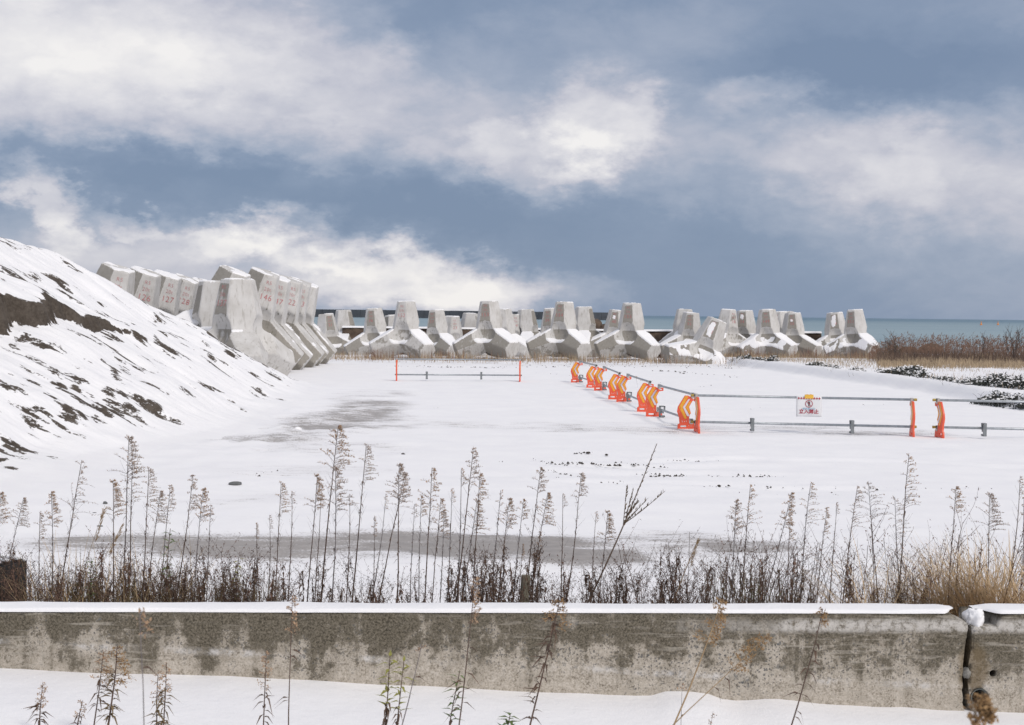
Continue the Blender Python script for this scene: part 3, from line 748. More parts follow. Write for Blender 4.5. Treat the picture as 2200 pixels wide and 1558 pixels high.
def snow_cap(parent, x0, x1, cutl, cutr):
    nx = int((x1 - x0) / .03); X = np.linspace(x0, x1, nx); Yp = np.array([.001, .002, .006, .020, .06, .10, .13, .16, .178, .186, .189])
    H = np.array([-.006, .007, .012, .015, .017, .018, .018, .016, .012, .006, -.010])
    XX, YY = np.meshgrid(X, Yp); HH = np.repeat(H[:, None], nx, 1)
    HH = HH + (fbm(XX * 2.5, YY * 6, 4, 171) - .5) * .012 * (HH > 0.010)
    YY = YY - (fbm(XX * 5.0, XX * 0, 4, 181) - .5) * .010 * (YY < .03)
    e = np.ones(nx)
    if cutr: e = e * (1 - sst(x1 - .09, x1, X)) + 1e-3
    if cutl: e = e * sst(x0, x0 + .12, X) + 1e-3
    YY = YY * 0 + .10 + (YY - .10) * (.35 + .65 * e)[None, :] + (.05 * (1 - e))[None, :]
    HH = HH * (.15 + .85 * e)[None, :]
    me = np_mesh('snow_cap', np.stack([XX, YY, WALL_TOP + HH], -1).reshape(-1, 3), grid_faces(*XX.shape), SNOW)
    link('snow_cap', me, parent)


snow_cap(wl, -9.0, to_wall(2064, 1312).x, False, True); snow_cap(wr, to_wall(2106, 1312).x, 9.0, True, False)

# ------------------------------------------------------------------ brown revetment wall and quay ledge behind the blocks
def seawall(name, label, x0, x1, y, ztop, zbot, th, cap_name):
    nx = int((x1 - x0) / .5) + 1; X = np.linspace(x0, x1, nx); Z = np.linspace(zbot, ztop, 9)
    XX, ZZ = np.meshgrid(X, Z); YY = y + (fbm(XX * .9, ZZ * 1.6, 4, int(abs(x0))) - .5) * .35
    V = np.stack([XX, YY, ZZ], -1).reshape(-1, 3); F = list(map(tuple, grid_faces(*XX.shape)))
    nb = len(V); back = np.stack([X, np.full(nx, y + th), np.full(nx, ztop)], -1); V = np.vstack([V, back, back + [0, 0, zbot - ztop]])
    a = 8 * nx
    F += [(a + i, a + i + 1, nb + i + 1, nb + i) for i in range(nx - 1)] + [(nb + i, nb + i + 1, nb + nx + i + 1, nb + nx + i) for i in range(nx - 1)]
    o = link(name, np_mesh(name, V, F, BROWNSTONE, True)); tag(o, label, 'sea wall', kind='thing')
    s = MB(); ks = int((x1 - x0) / 1.0)
    Yc = [y - .1, y - .05, y + .2, y + th]; cx = np.linspace(x0, x1, ks); CX, CY = np.meshgrid(cx, Yc)
    CZ = ztop + np.array([.0, .09, .13, .12])[:, None] + (fbm(CX * .7, CY, 3, 7) - .5) * .06
    link(cap_name, np_mesh(cap_name, np.stack([CX, CY, CZ], -1).reshape(-1, 3), grid_faces(*CX.shape), SNOW), o)
    return o


p0, p1 = at(735, 708, 96.6), at(1765, 716.5, 96.6)
seawall('sea_wall', 'brown stone sea wall with a thin snow top behind the concrete blocks', p0.x, p1.x, 96.6, 1.17, -1.8, .8, 'snow_cap')
p1 = at(1765, 762, 96.6)
seawall('quay_edge', 'low dark quay edge with a white snow line behind the reeds', p1.x + .05, 60, 96.6, -.30, -1.8, 1.6, 'snow_cap')

for i, (px, py, w, h, lab) in enumerate([(1271, 703, 1.5, 1.0, 'rounded brown boulder on the sea wall beside a block'), (1304, 707, 1.2, .55, 'flat snowy boulder lying low on the sea wall'), (1953, 754, 1.2, .7, 'snow-topped boulder at the quay edge by the green bush'), (2001, 751, 1.7, .95, 'brown boulder with snow patch behind the reeds')]):
    z = 1.17 if i < 2 else -.30; p = at(px, py, 97.1)
    o = lump('boulder', (p.x, 97.25, z + h * .36), (w, 1.0, h), 30 + i, BROWNSTONE, None, 3, .3); tag(o, lab, 'boulder', 'boulders along the shore')

# ------------------------------------------------------------------ offshore breakwater, beacon, buoys
BD = 1000.0
x0 = at(640, 670, BD).x; x1 = at(1346, 677, BD).x; segs = 26; wseg = (x1 - x0) / segs
bw = thing('offshore_breakwater', 'long dark breakwater of concrete caissons far out on the sea', 'breakwater', (x0, BD, -1.5))
for i in range(segs):
    m_ = MB(); hgt = 5.75 + rng.uniform(-.06, .06)
    m_.box((wseg * (i + .5), rng.uniform(-.25, .25), hgt / 2 - .2), (wseg - .16, 7, hgt + .4))
    m_.box((wseg * (i + .5), -4.2, .5), (wseg - .16, 2.0, 1.8))
    m_.obj('caisson', BREAKW if rng.random() < .7 else BREAKW2, bw)
bp = at(1339, 672, BD)
bc = thing('beacon', 'small red beacon tower at the tip of the far breakwater', 'beacon', (bp.x, BD, 4.2))
m_ = MB(); m_.tube([(0, 0, 0), (0, 0, 4.1)], .95, .75, 14); m_.obj('tower', LIGHTRED, bc)
m_ = MB(); m_.tube([(0, 0, 4.1), (0, 0, 4.35)], 1.15, 1.15, 14); m_.obj('gallery', LIGHTRED, bc)
m_ = MB(); m_.tube([(0, 0, 4.35), (0, 0, 5.4)], .5, .42, 10); m_.tube([(0, 0, 5.4), (0, 0, 5.7)], .55, .1, 10); m_.obj('lantern', LIGHTRED, bc)
for px, lab in ((2108, 'small orange buoy on the sea, the one nearer the blocks'), (2144, 'small orange buoy on the sea, the one farther from the blocks')):
    p = gp(px, 698.5, -1.5)
    bo = thing('buoy', lab, 'buoy', (p.x, p.y, -1.5), 0, 'orange buoys on the sea')
    m_ = MB(); m_.tube([(0, 0, -.2), (0, 0, .55)], .85, .8, 14); m_.obj('float', BUOY, bo)
    m_ = MB(); m_.tube([(0, 0, .55), (0, 0, 2.0)], .5, .16, 10); m_.tube([(0, 0, 2.0), (0, 0, 2.5)], .28, .28, 8); m_.obj('top_mark', BUOY, bo)
# ================================================================== BREAKWATER BLOCKS (four-legged)
LEG, A_W, A_N, TAPER = 2.10, .455, .505, .185
LEG_AZ = (-150, -30, 90)
DIRS = [np.array([0, 0, 1.0])] + [np.array([math.cos(R(a)) * math.sqrt(8) / 3, math.sin(R(a)) * math.sqrt(8) / 3, -1 / 3]) for a in LEG_AZ]


def smax(a, b, k): h = np.clip(.5 + .5 * (a - b) / k, 0, 1); return b * (1 - h) + a * h + k * h * (1 - h)
def smin(a, b, k): return -smax(-a, -b, k)


def block_sdf(P):
    out = None; q = 1 / math.sqrt(1 + TAPER ** 2)
    for i, d in enumerate(DIRS):
        t = P @ d; leg = np.maximum(t - LEG, -t - .25)
        leg = smax(t - LEG, -t - .25, .05)
        for j, e in enumerate(DIRS):
            if j == i: continue
            n = e - d * (e @ d); n = n / np.linalg.norm(n); r = P @ n
            leg = smax(leg, (r - A_W - TAPER * (LEG - t)) * q, .038)
            leg = smax(leg, (-r - A_N - TAPER * (LEG - t)) * q, .038)
        out = leg if out is None else smin(out, leg, .045)
    for d in DIRS:
        s_ = np.linalg.norm(P + d * 1.40, axis=-1) - .80
        out = smax(out, -s_, .045)
    return out


def surface_net(h):
    lo = np.array([-2.7, -2.7, -1.35]); hi = np.array([2.7, 2.7, 2.25]); n = ((hi - lo) / h).astype(int) + 1
    ax = [lo[i] + h * np.arange(n[i]) for i in range(3)]
    G = np.stack(np.meshgrid(*ax, indexing='ij'), -1); f = block_sdf(G.reshape(-1, 3)).reshape(n)
    s = f < 0; cnt = np.zeros(n - 1); acc = np.zeros(tuple(n - 1) + (3,))
    offs = [(i, j, k) for i in (0, 1) for j in (0, 1) for k in (0, 1)]
    sl = lambda o: tuple(slice(o[i], n[i] - 1 + o[i]) for i in range(3))
    for a in range(3):
        for o in offs:
            if o[a]: continue
            o2 = list(o); o2[a] = 1; f0, f1 = f[sl(o)], f[sl(o2)]; c = (f0 < 0) != (f1 < 0)
            t = np.where(c, f0 / np.where(c, f0 - f1, 1), 0); p = np.zeros(tuple(n - 1) + (3,)); p[...] = o; p[..., a] += t
            acc += np.where(c[..., None], p, 0); cnt += c
    act = cnt > 0; idx = -np.ones(n - 1, int); idx[act] = np.arange(act.sum())
    cells = np.argwhere(act); V = lo + h * (cells + acc[act] / cnt[act][:, None])
    F = []
    for a in range(3):
        b_, c_ = (a + 1) % 3, (a + 2) % 3
        s0 = [slice(1, n[i] - 1) for i in range(3)]; s0[a] = slice(0, n[a] - 1); s1 = list(s0); s1[a] = slice(1, n[a])
        A0, A1 = s[tuple(s0)], s[tuple(s1)]
        for flag, flip in ((A0 & ~A1, False), (~A0 & A1, True)):
            e = np.argwhere(flag); e = e + np.array([0 if i == a else 1 for i in range(3)])
            if not len(e): continue
            q = []
            for (ob, oc) in ((0, 0), (-1, 0), (-1, -1), (0, -1)):
                k = e.copy(); k[:, b_] += ob; k[:, c_] += oc; q.append(idx[k[:, 0], k[:, 1], k[:, 2]])
            q = np.stack(q, 1); F.append(q[:, ::-1] if flip else q)
    F = np.vstack(F)
    def grad(P, e=1e-3):
        return np.stack([(block_sdf(P + np.eye(3)[i] * e) - block_sdf(P - np.eye(3)[i] * e)) / (2 * e) for i in range(3)], -1)
    for _ in range(3):
        g = grad(V); V = V - g * (block_sdf(V) / np.maximum((g * g).sum(-1), .05))[:, None] * .9
    g = grad(V); g /= np.linalg.norm(g, axis=-1)[:, None]
    # make the winding face outward
    fn = np.cross(V[F[:, 1]] - V[F[:, 0]], V[F[:, 2]] - V[F[:, 0]]); bad = (fn * g[F[:, 0]]).sum(-1) < 0
    F[bad] = F[bad][:, ::-1]
    return V, F, g


BV, BF, BN = surface_net(.048)
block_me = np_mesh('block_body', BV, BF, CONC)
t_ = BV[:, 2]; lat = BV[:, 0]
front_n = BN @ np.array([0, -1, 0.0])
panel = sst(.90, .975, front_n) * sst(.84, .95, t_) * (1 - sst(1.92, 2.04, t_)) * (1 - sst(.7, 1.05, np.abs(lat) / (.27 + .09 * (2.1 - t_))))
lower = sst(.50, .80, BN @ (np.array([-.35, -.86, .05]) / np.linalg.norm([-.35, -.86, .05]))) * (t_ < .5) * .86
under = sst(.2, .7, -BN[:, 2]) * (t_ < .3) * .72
flank = sst(.75, .95, BN @ np.array([math.cos(R(-150)), math.sin(R(-150)), 0])) * sst(.3, .6, t_) * sst(-.1, .5, t_ - 1.0 + BV[:, 1] * .6 + .5)  # left-facing side darkened: its shade painted in together with wetness
fattr(block_me, 'wet_shade', np.clip(lower + under, 0, 1))  # facet and underside shade painted into the colour along with wetness
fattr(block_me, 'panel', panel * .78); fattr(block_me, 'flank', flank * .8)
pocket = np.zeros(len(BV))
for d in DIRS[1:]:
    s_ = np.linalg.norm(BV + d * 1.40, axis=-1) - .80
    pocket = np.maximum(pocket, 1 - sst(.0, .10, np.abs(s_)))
fattr(block_me, 'pocket_dark', np.clip(pocket * .45 + sst(-.5, -1.1, t_) * .35, 0, 1))  # greenish darkening in the pockets and low on the feet
BMINZ = BV[:, 2].min()

_txt = {}
def text_mesh(body, size, align='CENTER', spacing=1.0, thick=0.0):
    key = (body, size, align, spacing, thick)
    if key not in _txt:
        cu = bpy.data.curves.new('lettering', 'FONT'); cu.body = body; cu.size = size; cu.align_x = align; cu.align_y = 'CENTER'; cu.space_character = spacing; cu.resolution_u = 2
        cu.offset = thick
        o = bpy.data.objects.new('lettering', cu); COL.objects.link(o); bpy.context.view_layer.update()
        me = bpy.data.meshes.new_from_object(o.evaluated_get(bpy.context.evaluated_depsgraph_get())); bpy.data.objects.remove(o, do_unlink=True)
        me.materials.clear(); _txt[key] = me
    return _txt[key]


def stencil(parent, num):
    nrm = Vector((0, -1, TAPER)).normalized(); upq = Vector((0, TAPER, 1)).normalized()
    for body, t, size in (('R5', 1.83, .185), ('20t', 1.60, .19), (num, 1.32, .30)):
        p = Vector((0, -(A_N + TAPER * (LEG - t)), t)) + nrm * .012
        me = text_mesh(body, size, spacing=1.08, thick=-.0035); o = link('number_stencil', me, parent)
        if not len(me.materials): me.materials.append(RED_INK)
        o.matrix_local = Matrix(((1, upq.x, nrm.x, p.x), (0, upq.y, nrm.y, p.y), (0, upq.z, nrm.z, p.z), (0, 0, 0, 1)))


def block(label, px, py, depth, yaw, num=None, tilt=0.0, wet_shade=1.0, scale=1.0, patch=False, group='concrete blocks stored before the sea', pitch=0.0, ground=None, snowy=1.0, pwet=None, flank_shade=None):
    """py: photo height of the top of the upright leg; yaw turns the numbered face (0 = toward -Y)"""
    Rm = Matrix.Rotation(R(tilt), 3, 'Y') @ Matrix.Rotation(R(pitch), 3, 'X') @ Matrix.Rotation(R(yaw), 3, 'Z')
    Rn = np.array(Rm) * scale
    W = BV @ Rn.T; zt = W[:, 2].max(); it = W[:, 2].argmax()
    top_c = (np.array([0, 0, LEG]) @ Rn.T)
    p = at(px, py, depth)
    loc = Vector((p.x - top_c[0], depth - top_c[1], p.z - zt))
    if ground is not None: loc.z = ground - W[:, 2].min()
    low = loc.z + W[:, 2].min()
    root = thing('breakwater_block', label, 'concrete block', loc, 0, group)
    root.matrix_world = Matrix.LocRotScale(loc, Rm.to_quaternion(), Vector((scale,) * 3))
    body = link('block_body', block_me, root); body.color = (wet_shade, wet_shade if pwet is None else pwet, .25 if flank_shade is None else flank_shade, 1)
    if num: stencil(root, num)
    # snow lying on whatever faces up
    n = BN @ np.array(Rm).T; nz = n[:, 2]; S = np.array(loc)[None, :] + W
    nn = fbm(S[:, 0] * 2.3, S[:, 1] * 2.3 + S[:, 2], 4, 201)
    k = sst(.60, .74, nz + (nn - .5) * .35 - (1 - snowy) * .3)
    topcap = (BV[:, 2] > LEG - .12)
    k = np.where(topcap, k * sst(.45, .6, nn) * .5, k)
    lift = .052 * k * (.6 + .8 * nn)
    if patch:
        patch = int(patch)
        pm = (1 - sst(.05, .20, np.abs(BV[:, 0] + .05 + (nn - .5) * .25) + .10 * np.abs(BV[:, 2] - 1.45))) * sst(1.0, 1.1, BV[:, 2] - (nn - .5)) * (1 - sst(1.72, 1.86, BV[:, 2] + (nn - .5) * .6)) * (front_n > .7)
        if patch & 1: pm = pm * sst(1.45, 1.6, BV[:, 2] + (nn - .5) * .5) * (1 - sst(.06, .16, np.abs(BV[:, 0] + .02) + (nn - .5) * .2))
        lift = np.maximum(lift, .022 * sst(.2, .6, pm) * bool(patch & 3))
        lo_p = sst(.75, .9, n @ (np.array([-.45, -.88, .15]))) * (BV[:, 2] < .3) * sst(.42, .6, nn) * (S[:, 2] - low > .35)
        lift = np.maximum(lift, .03 * lo_p * bool(patch & 4))
    keep = (lift[BF].max(1) > .006)
    if keep.any():
        f = BF[keep]; used = np.unique(f); re = -np.ones(len(BV), int); re[used] = np.arange(len(used))
        off = BN[used] * (lift[used] - .004)[:, None] / scale
        link('snow_cover', np_mesh('snow_cover', BV[used] + off, re[f], SNOW), root)
    return root, low


def dp(hpx): return FPX * 3.24 / hpx      # depth of a 3.24 m block that is hpx tall in the photo


FAR = [  # label, top x, top y, px height, yaw from facing us (deg; - = turned to the left), number, extras
    ('pale block stencilled 21 just past the end of the leaning row', 701, 673.5, 101, 20, '21', {}),
    ('unnumbered block with a dark streak, half behind the one stencilled 21', 738, 665.5, 96, 55, None, {}),
    ('block stencilled 36 with a dark wetted number face, beside the tall one marked 152', 803, 661, 106, -22, '36', {}),
    ('dark-sided block peeping out on the sea side of the one marked 152', 842, 676.5, 93, -50, None, {}),
    ('tall block stencilled 152 behind the end of the lone far barrier', 872, 646.5, 122, -23, '152', {'wet_shade': .55}),
    ('block stencilled 37 between the tall ones marked 152 and 153', 937, 665, 105, -30, '37', {}),
    ('small pale block with faint 23 in front of a bare one, between 37 and 153', 972, 679, 98, 18, '23', {'wet_shade': .2}),
    ('bare block without number showing behind the faint 23', 1011, 672, 95, 60, None, {'wet_shade': .6}),
    ('tall block stencilled 153 above the middle of the lone far barrier', 1050, 646.5, 122, -20, '153', {'wet_shade': .8}),
    ('block half hidden on the sea side of the tall one marked 153', 1080, 663, 110, -5, None, {'wet_shade': .2}),
    ('pale block stencilled 24 over the end post of the lone far barrier', 1103, 674.5, 100, 18, '24', {'wet_shade': .15}),
    ('bare block with snowy flat top behind the pale one marked 24', 1130, 664, 100, 60, None, {}),
    ('block stencilled 39 showing its wetted face beside the tall one marked 154', 1184, 662, 106, -25, '39', {}),
    ('tall block stencilled 154 with an oval wetted number face and snowy arch', 1212, 648.5, 121, -23, '154', {}),
    ('slim pale block just seaward of the tall one marked 154', 1238, 666, 102, -30, None, {'wet_shade': .3}),
    ('unnumbered block with a dark top rim standing clear of the one marked 154', 1254, 659, 104, 60, None, {}),
    ('block stencilled 40 with a snow spot, tucked behind the tall one marked 155', 1326, 665, 105, -12, '40', {'patch': 1}),
    ('tall block stencilled 155 with oval wetted face, alone beyond the slanting barrier row', 1357, 651, 120, -18, '155', {}),
    ('bare block directly behind the one stencilled 33', 1471, 664, 99, 48, None, {'wet_shade': .6}),
    ('block stencilled 33 with snow on its outstretched foot', 1485, 670.5, 101, -6, '33', {'patch': 4}),
    ('pale block stencilled 18, its face between two darker numbered ones', 1566, 664, 104, 35, '18', {'wet_shade': .55}),
    ('block stencilled 34 in bold red with a snow smear above', 1600, 667, 102, -16, '34', {'patch': 1}),
    ('block stencilled 149 with snow on both feet', 1648, 664, 105, -9, '149', {'patch': 4}),
    ('block mostly hidden behind the one marked 149', 1674, 669, 97, -20, '29', {'wet_shade': .3}),
    ('brownish block top showing between 149 and 35', 1690, 669, 94, 50, None, {}),
    ('block stencilled 35 with snow at the top of its wetted face', 1703, 671.5, 100, -5, '35', {'patch': 1}),
    ('block with snow-filled number face, next to last toward the reeds', 1793, 670.5, 99, -5, '38', {'patch': 6}),
    ('last block of the line, stencilled 151, standing against the reeds', 1836, 664.5, 106, -25, '151', {'patch': 4}),
]
for (lab, x, y, hpx, yaw, num, kw) in FAR:
    d = dp(hpx); p = at(x, y, d); view = -math.degrees(math.atan2(p.x, p.y))
    block(lab, x, y, d, yaw + view, num, tilt=rng.uniform(-4.5, 4.5), pitch=rng.uniform(-4, 4), **kw)
block('block tipped over sideways with its feet deep in snow, in front of the pale 18', 1541, 679.5, 73, -14, '31', tilt=22, wet_shade=.9, patch=6)

# the stack on the left: a leaning row, a second leaning row behind it, upright ones in front
LG = 'concrete blocks stacked beside the soil heap'
block('upright block stencilled 137 standing foremost of the stack, over the soil heap', 511, 600, 44.0, -38, '137', wet_shade=.75, pwet=.8, scale=1.02, group=LG, snowy=.1)
block('upright block with a rough frosted dark flank, right behind the one marked 137', 463, 604.5, 46.6, -58, None, wet_shade=1.0, flank_shade=1.0, group=LG)
row = [('leaning block whose stencil is half hidden behind 137, highest of the stack', 507, 569, 47.5, '145'), ('leaning block stencilled 146 in large red digits above the slanting feet', 572, 573, 50.6, '146'),
       ('leaning block squeezed behind 146 with only a 1 legible', 598, 585, 53.6, '147'), ('leaning block with faded stencil in the middle of the slanting row', 625, 590, 56.4, '122'),
       ('leaning block stencilled 143 near the seaward end of the slanting row', 645, 594, 59.3, '143'), ('last leaning block of the slanting row, blank side seen', 662, 600, 62.4, None)]
for lab, x, y, d, num in row:
    block(lab, x, y, d, 32 + rng.uniform(-4, 4), num, tilt=20 + rng.uniform(-1.5, 1.5), pitch=7, wet_shade=.85, scale=1.07, group=LG, snowy=.8, pwet=.12, flank_shade=1.0)
row = [('leaning block stencilled 121 rising behind the crest of the soil heap', 256, 563, 46.0, '121'), ('leaning block stencilled 126 behind the soil heap, beside 121', 315, 572, 49.5, '126'),
       ('leaning block stencilled 127 in the middle of the back row behind the heap', 362, 580, 53, '127'), ('leaning block stencilled 128 toward the seaward end of the back row', 402, 588, 56.5, '128'),
       ('leaning block with a lone 1 visible, seaward end of the back row', 440, 596, 60, '129')]
for lab, x, y, d, num in row:
    block(lab, x, y, d, 32 + rng.uniform(-4, 4), num, tilt=20 + rng.uniform(-1.5, 1.5), pitch=7, wet_shade=.85, scale=1.07, group=LG, snowy=.8, pwet=.12, flank_shade=1.0)
# ================================================================== PIPE BARRIERS
def flat_shape(name, outer, holes, thick, mat, parent, bevel=0.0):
    """upright plate in the X-Z plane cut from an outline, centred on Y = 0"""
    cu = bpy.data.curves.new(name, 'CURVE'); cu.dimensions = '2D'; cu.fill_mode = 'BOTH'; cu.extrude = thick / 2; cu.bevel_depth = bevel; cu.bevel_resolution = 1
    for pts in [outer] + holes:
        s = cu.splines.new('POLY'); s.points.add(len(pts) - 1); s.use_cyclic_u = True
        for p, (x, y) in zip(s.points, pts): p.co = (x, y, 0, 1)
    o = bpy.data.objects.new(name, cu); COL.objects.link(o); bpy.context.view_layer.update()
    me = bpy.data.meshes.new_from_object(o.evaluated_get(bpy.context.evaluated_depsgraph_get())); bpy.data.objects.remove(o, do_unlink=True)
    me.transform(Matrix.Rotation(R(90), 4, 'X')); me.materials.clear(); me.materials.append(mat); me.name = name
    return link(name, me, parent)


cv = lambda pts: [((x - 935) / 1300, (1050 - y) / 1300) for x, y in pts]
rect = lambda x0, y0, x1, y1: cv([(x0, y0), (x1, y0), (x1, y1), (x0, y1)])
PLATE = cv([(690, 410), (865, 118), (950, 118), (985, 140), (1182, 150), (1182, 232), (1062, 246), (985, 385), (974, 420), (1026, 575), (997, 610), (984, 655), (976, 740), (986, 850), (1140, 830), (1160, 945), (1178, 1075), (1120, 1075), (1050, 985), (985, 1000), (740, 1000), (735, 1075), (682, 1075), (690, 870), (738, 845), (722, 690), (668, 530)])
HOLES = [rect(1068, 182, 1154, 213), rect(755, 892, 915, 944), rect(966, 880, 986, 930), rect(1030, 880, 1050, 930),
         cv([(785, 768), (805, 766), (828, 820), (810, 826)]), cv([(845, 784), (866, 778), (882, 808), (866, 818)]), cv([(897, 762), (915, 758), (932, 808), (915, 814)]), cv([(712, 520), (726, 512), (745, 565), (732, 580)])]
Y1 = cv([(868, 132), (930, 132), (944, 146), (800, 420), (915, 695), (902, 720), (858, 716), (708, 418)])
WH = cv([(950, 206), (1000, 204), (872, 420), (985, 628), (970, 656), (925, 650), (810, 418)])
Y2 = cv([(982, 272), (1032, 264), (965, 395), (958, 425), (1020, 575), (990, 592), (886, 420)])
SLOTS = [cv([(862, 205), (888, 158), (900, 166), (874, 214)]), cv([(738, 388), (752, 382), (742, 418), (764, 462), (750, 466), (731, 420)])]


def make_barricade():
    r = thing('pipe_barricade', 'x', 'barricade', (0, 0, 0))
    pl = flat_shape('plate', PLATE, HOLES, .034, ORANGE, r, .003)
    for nm, sh, m in (('amber_chevron', Y1, YELLOW), ('white_chevron', WH, WHITE_R), ('amber_chevron', Y2, YELLOW)):
        flat_shape(nm, sh, SLOTS if sh is Y1 else [], .050, m, r)
    for (cx, cz) in ((.1, .745), (.085, .222)):
        m = MB(); m.box((cx, 0, cz - .052), (.060, .05, .05)); m.box((cx - .030, 0, cz - .002), (.012, .05, .066)); m.box((cx + .030, 0, cz - .002), (.012, .05, .066)); m.box((cx, 0, cz + .030), (.066, .05, .010))
        cl = m.obj('pipe_clamp', CLAMP, r)
        m = MB(); m.tube([(cx + .034, -.01, cz), (cx + .064, -.02, cz + .03)], .005, .004, 5); m.obj('wing_bolt', CLAMP, cl)
    m = MB(); m.box((-.02, 0, -.01), (.30, .16, .03)); m.obj('foot_bar', ORANGE, r)
    return r


def copy_tree(o, parent=None):
    c = o.copy(); COL.objects.link(c); c.parent = parent
    for ch in list(o.children): copy_tree(ch, c)
    return c


bar0 = make_barricade(); used0 = [False]


def put_barricade(loc, rz, label, group):
    o = copy_tree(bar0) if used0[0] else bar0; used0[0] = True
    o.location = loc; o.rotation_euler = (0, 0, rz); o['label'] = label; o['group'] = group
    return o


def holder(bar, which):
    cx, cz = ((.1, .745), (.085, .222))[which]
    return Matrix.Translation(bar.location) @ Matrix.Rotation(bar.rotation_euler.z, 4, 'Z') @ Vector((cx, 0, cz))


def put_pipe(a, b, label, group, over=.10, caps=False, drop=0.0):
    d = (b - a); L = d.length; d.normalize(); A_, B_ = -over, L + over
    r = thing('steel_pipe', label, 'pipe', a, 0, group)
    q = d.to_track_quat('X', 'Z'); r.rotation_mode = 'QUATERNION'; r.rotation_quaternion = q
    m = MB(); n = 14
    m.tube([(A_, 0, 0), (B_, 0, 0)], .0243, .0243, n, cap=False); m.tube([(A_, 0, 0), (B_, 0, 0)], .0205, .0205, n, cap=False)
    for j in range(n):
        k = (j + 1) % n; m.f.append((j, k, 2 * n + k, 2 * n + j)); m.f.append((n + k, n + j, 3 * n + j, 3 * n + k))
    m.obj('tube', GALV, r, True)
    m = MB(); m.tube([(A_ + .04, 0, 0), (A_ + .05, 0, 0)], .0205, .0205, n); m.tube([(B_ - .05, 0, 0), (B_ - .04, 0, 0)], .0205, .0205, n); m.obj('hollow', DARKHOLE, r)
    if caps:
        for x in (A_ + .02, B_ - .02):
            m = MB(); m.tube([(x - .03, 0, 0), (x + .03, 0, 0)], .0262, .0262, n); m.obj('end_band', BRASSY, r)
    return r


weight0 = None
def put_weight(p, rz, label):
    global weight0
    if weight0 is None:
        r = thing('barrier_weight', label, 'weight', p, rz, 'grey weights hung on the lower pipes')
        W, H, T = .135, .255, .062
        m = MB()
        m.box((-W / 2 + .016, 0, 0), (.032, T, H)); m.box((W / 2 - .014, 0, .06), (.028, T, .125))
        m.box((0, 0, H / 2 - .014), (W - .062, T, .028)); m.box((.0, 0, -.005), (W - .062, T, .075)); m.box((.004, 0, -H / 2 + .02), (W - .034, T, .04))
        m.obj('frame', WEIGHTM, r)
        m = MB()
        for x, z in ((-W / 2 + .016, H / 2 - .02), (W / 2 - .016, H / 2 - .02), (-W / 2 + .016, -H / 2 + .02), (W / 2 - .016, -H / 2 + .02)):
            m.tube([(x, -T / 2 - .004, z), (x, T / 2 + .004, z)], .011, .011, 8)
        m.obj('corner_rivet', DARKHOLE, r); r.children[1]['kind'] = 'stuff'; weight0 = r
        return r
    o = copy_tree(weight0); o.location = p; o.rotation_euler = (0, 0, rz); o['label'] = label
    return o


# slanting row: barricades face us, pipes run away in depth
G_ROW = 'orange barricades of the slanting barrier row'
base_px = {1: (1228, 822), 2: (1262, 834), 3: (1279, 839), 4: (1311, 858), 5: (1329, 863), 6: (1375, 885), 7: (1395, 896), 8: (1465, 923)}
lab = {1: 'orange barricade at the far end of the slanting row', 2: 'orange barricade behind the overlapping one, second pair end nearest the far end', 3: 'orange barricade starting the second pipe of the slanting row, weight on its pipe',
       4: 'orange barricade holding the end of the second pipe, overlapped by its neighbour', 5: 'orange barricade starting the third pipe, the one with a white tie hanging', 6: 'orange barricade with its whole base in view, holding the end of the third pipe',
       7: 'orange barricade starting the last slanting pipe, grey weight beside its foot', 8: 'orange barricade at the corner where the slanting row meets the straight barrier'}
P = {}
for k, (x, y) in base_px.items():
    p = gp(x + 11, y, gz1(3, 30)); P[k] = Vector((p.x, p.y, gz1(p.x, p.y) - .035))
rowdir = (P[1] - P[8]); rz_row = math.atan2(-rowdir.x, rowdir.y)
B = {k: put_barricade(P[k], rz_row * .6, lab[k], G_ROW) for k in P}
for n_, (k0, k1, w) in enumerate([(1, 2, 'the far end'), (3, 4, 'the second pair'), (5, 6, 'the third pair'), (7, 8, 'the corner pair')]):
    for which, nm in ((0, 'upper'), (1, 'lower')):
        put_pipe(holder(B[k1], which), holder(B[k0], which), f'{nm} steel pipe of the slanting row joining {w} of barricades', 'steel pipes of the slanting row', .07)
    a, b = holder(B[k0], 1), holder(B[k1], 1); q = a + (b - a).normalized() * .42
    put_weight(q + Vector((0, 0, -.03)), rz_row, f'grey plastic weight on the lower slanting pipe by {w} of barricades')

# straight barrier in front, pipes across
G_FR = 'orange barricades of the straight barrier'
def edge_on(px, py, lab_, rz=math.pi / 2):
    p = gp(px, py, 0); return put_barricade((p.x, p.y, -.03), rz, lab_, G_FR)


c1 = edge_on(1497, 928, 'edge-on orange barricade at the corner, beside the one with chevrons showing', R(96))
c2 = edge_on(1959, 939, 'edge-on orange barricade at the end of the barrier with the sign', R(84))
c3 = edge_on(2018, 940, 'edge-on orange barricade that begins the next barrier past the gap', R(96))
c4 = put_barricade(c3.location + (c2.location - c1.location).normalized() * 4.1, R(84), 'edge-on orange barricade at the far end of the barrier past the gap', G_FR)
pipes = {}
for a, b, w in ((c1, c2, 'the barrier with the sign'), (c3, c4, 'the barrier past the gap')):
    for which, nm in ((0, 'upper'), (1, 'lower')):
        pipes[(w, which)] = (holder(a, which), holder(b, which))
        put_pipe(holder(a, which), holder(b, which), f'{nm} steel pipe of {w}', 'steel pipes of the straight barrier', .09, True)


def on_line(ab, px):
    a, b = ab; lo, hi = 0.0, 1.0
    for _ in range(40):
        m = (lo + hi) / 2; p = a.lerp(b, m); s = Vector(p) - Vector((0, 0, CAMZ))
        x = 1100 + FPX * s.dot(rt) / s.dot(fwd)
        if x < px: lo = m
        else: hi = m
    return a.lerp(b, lo)


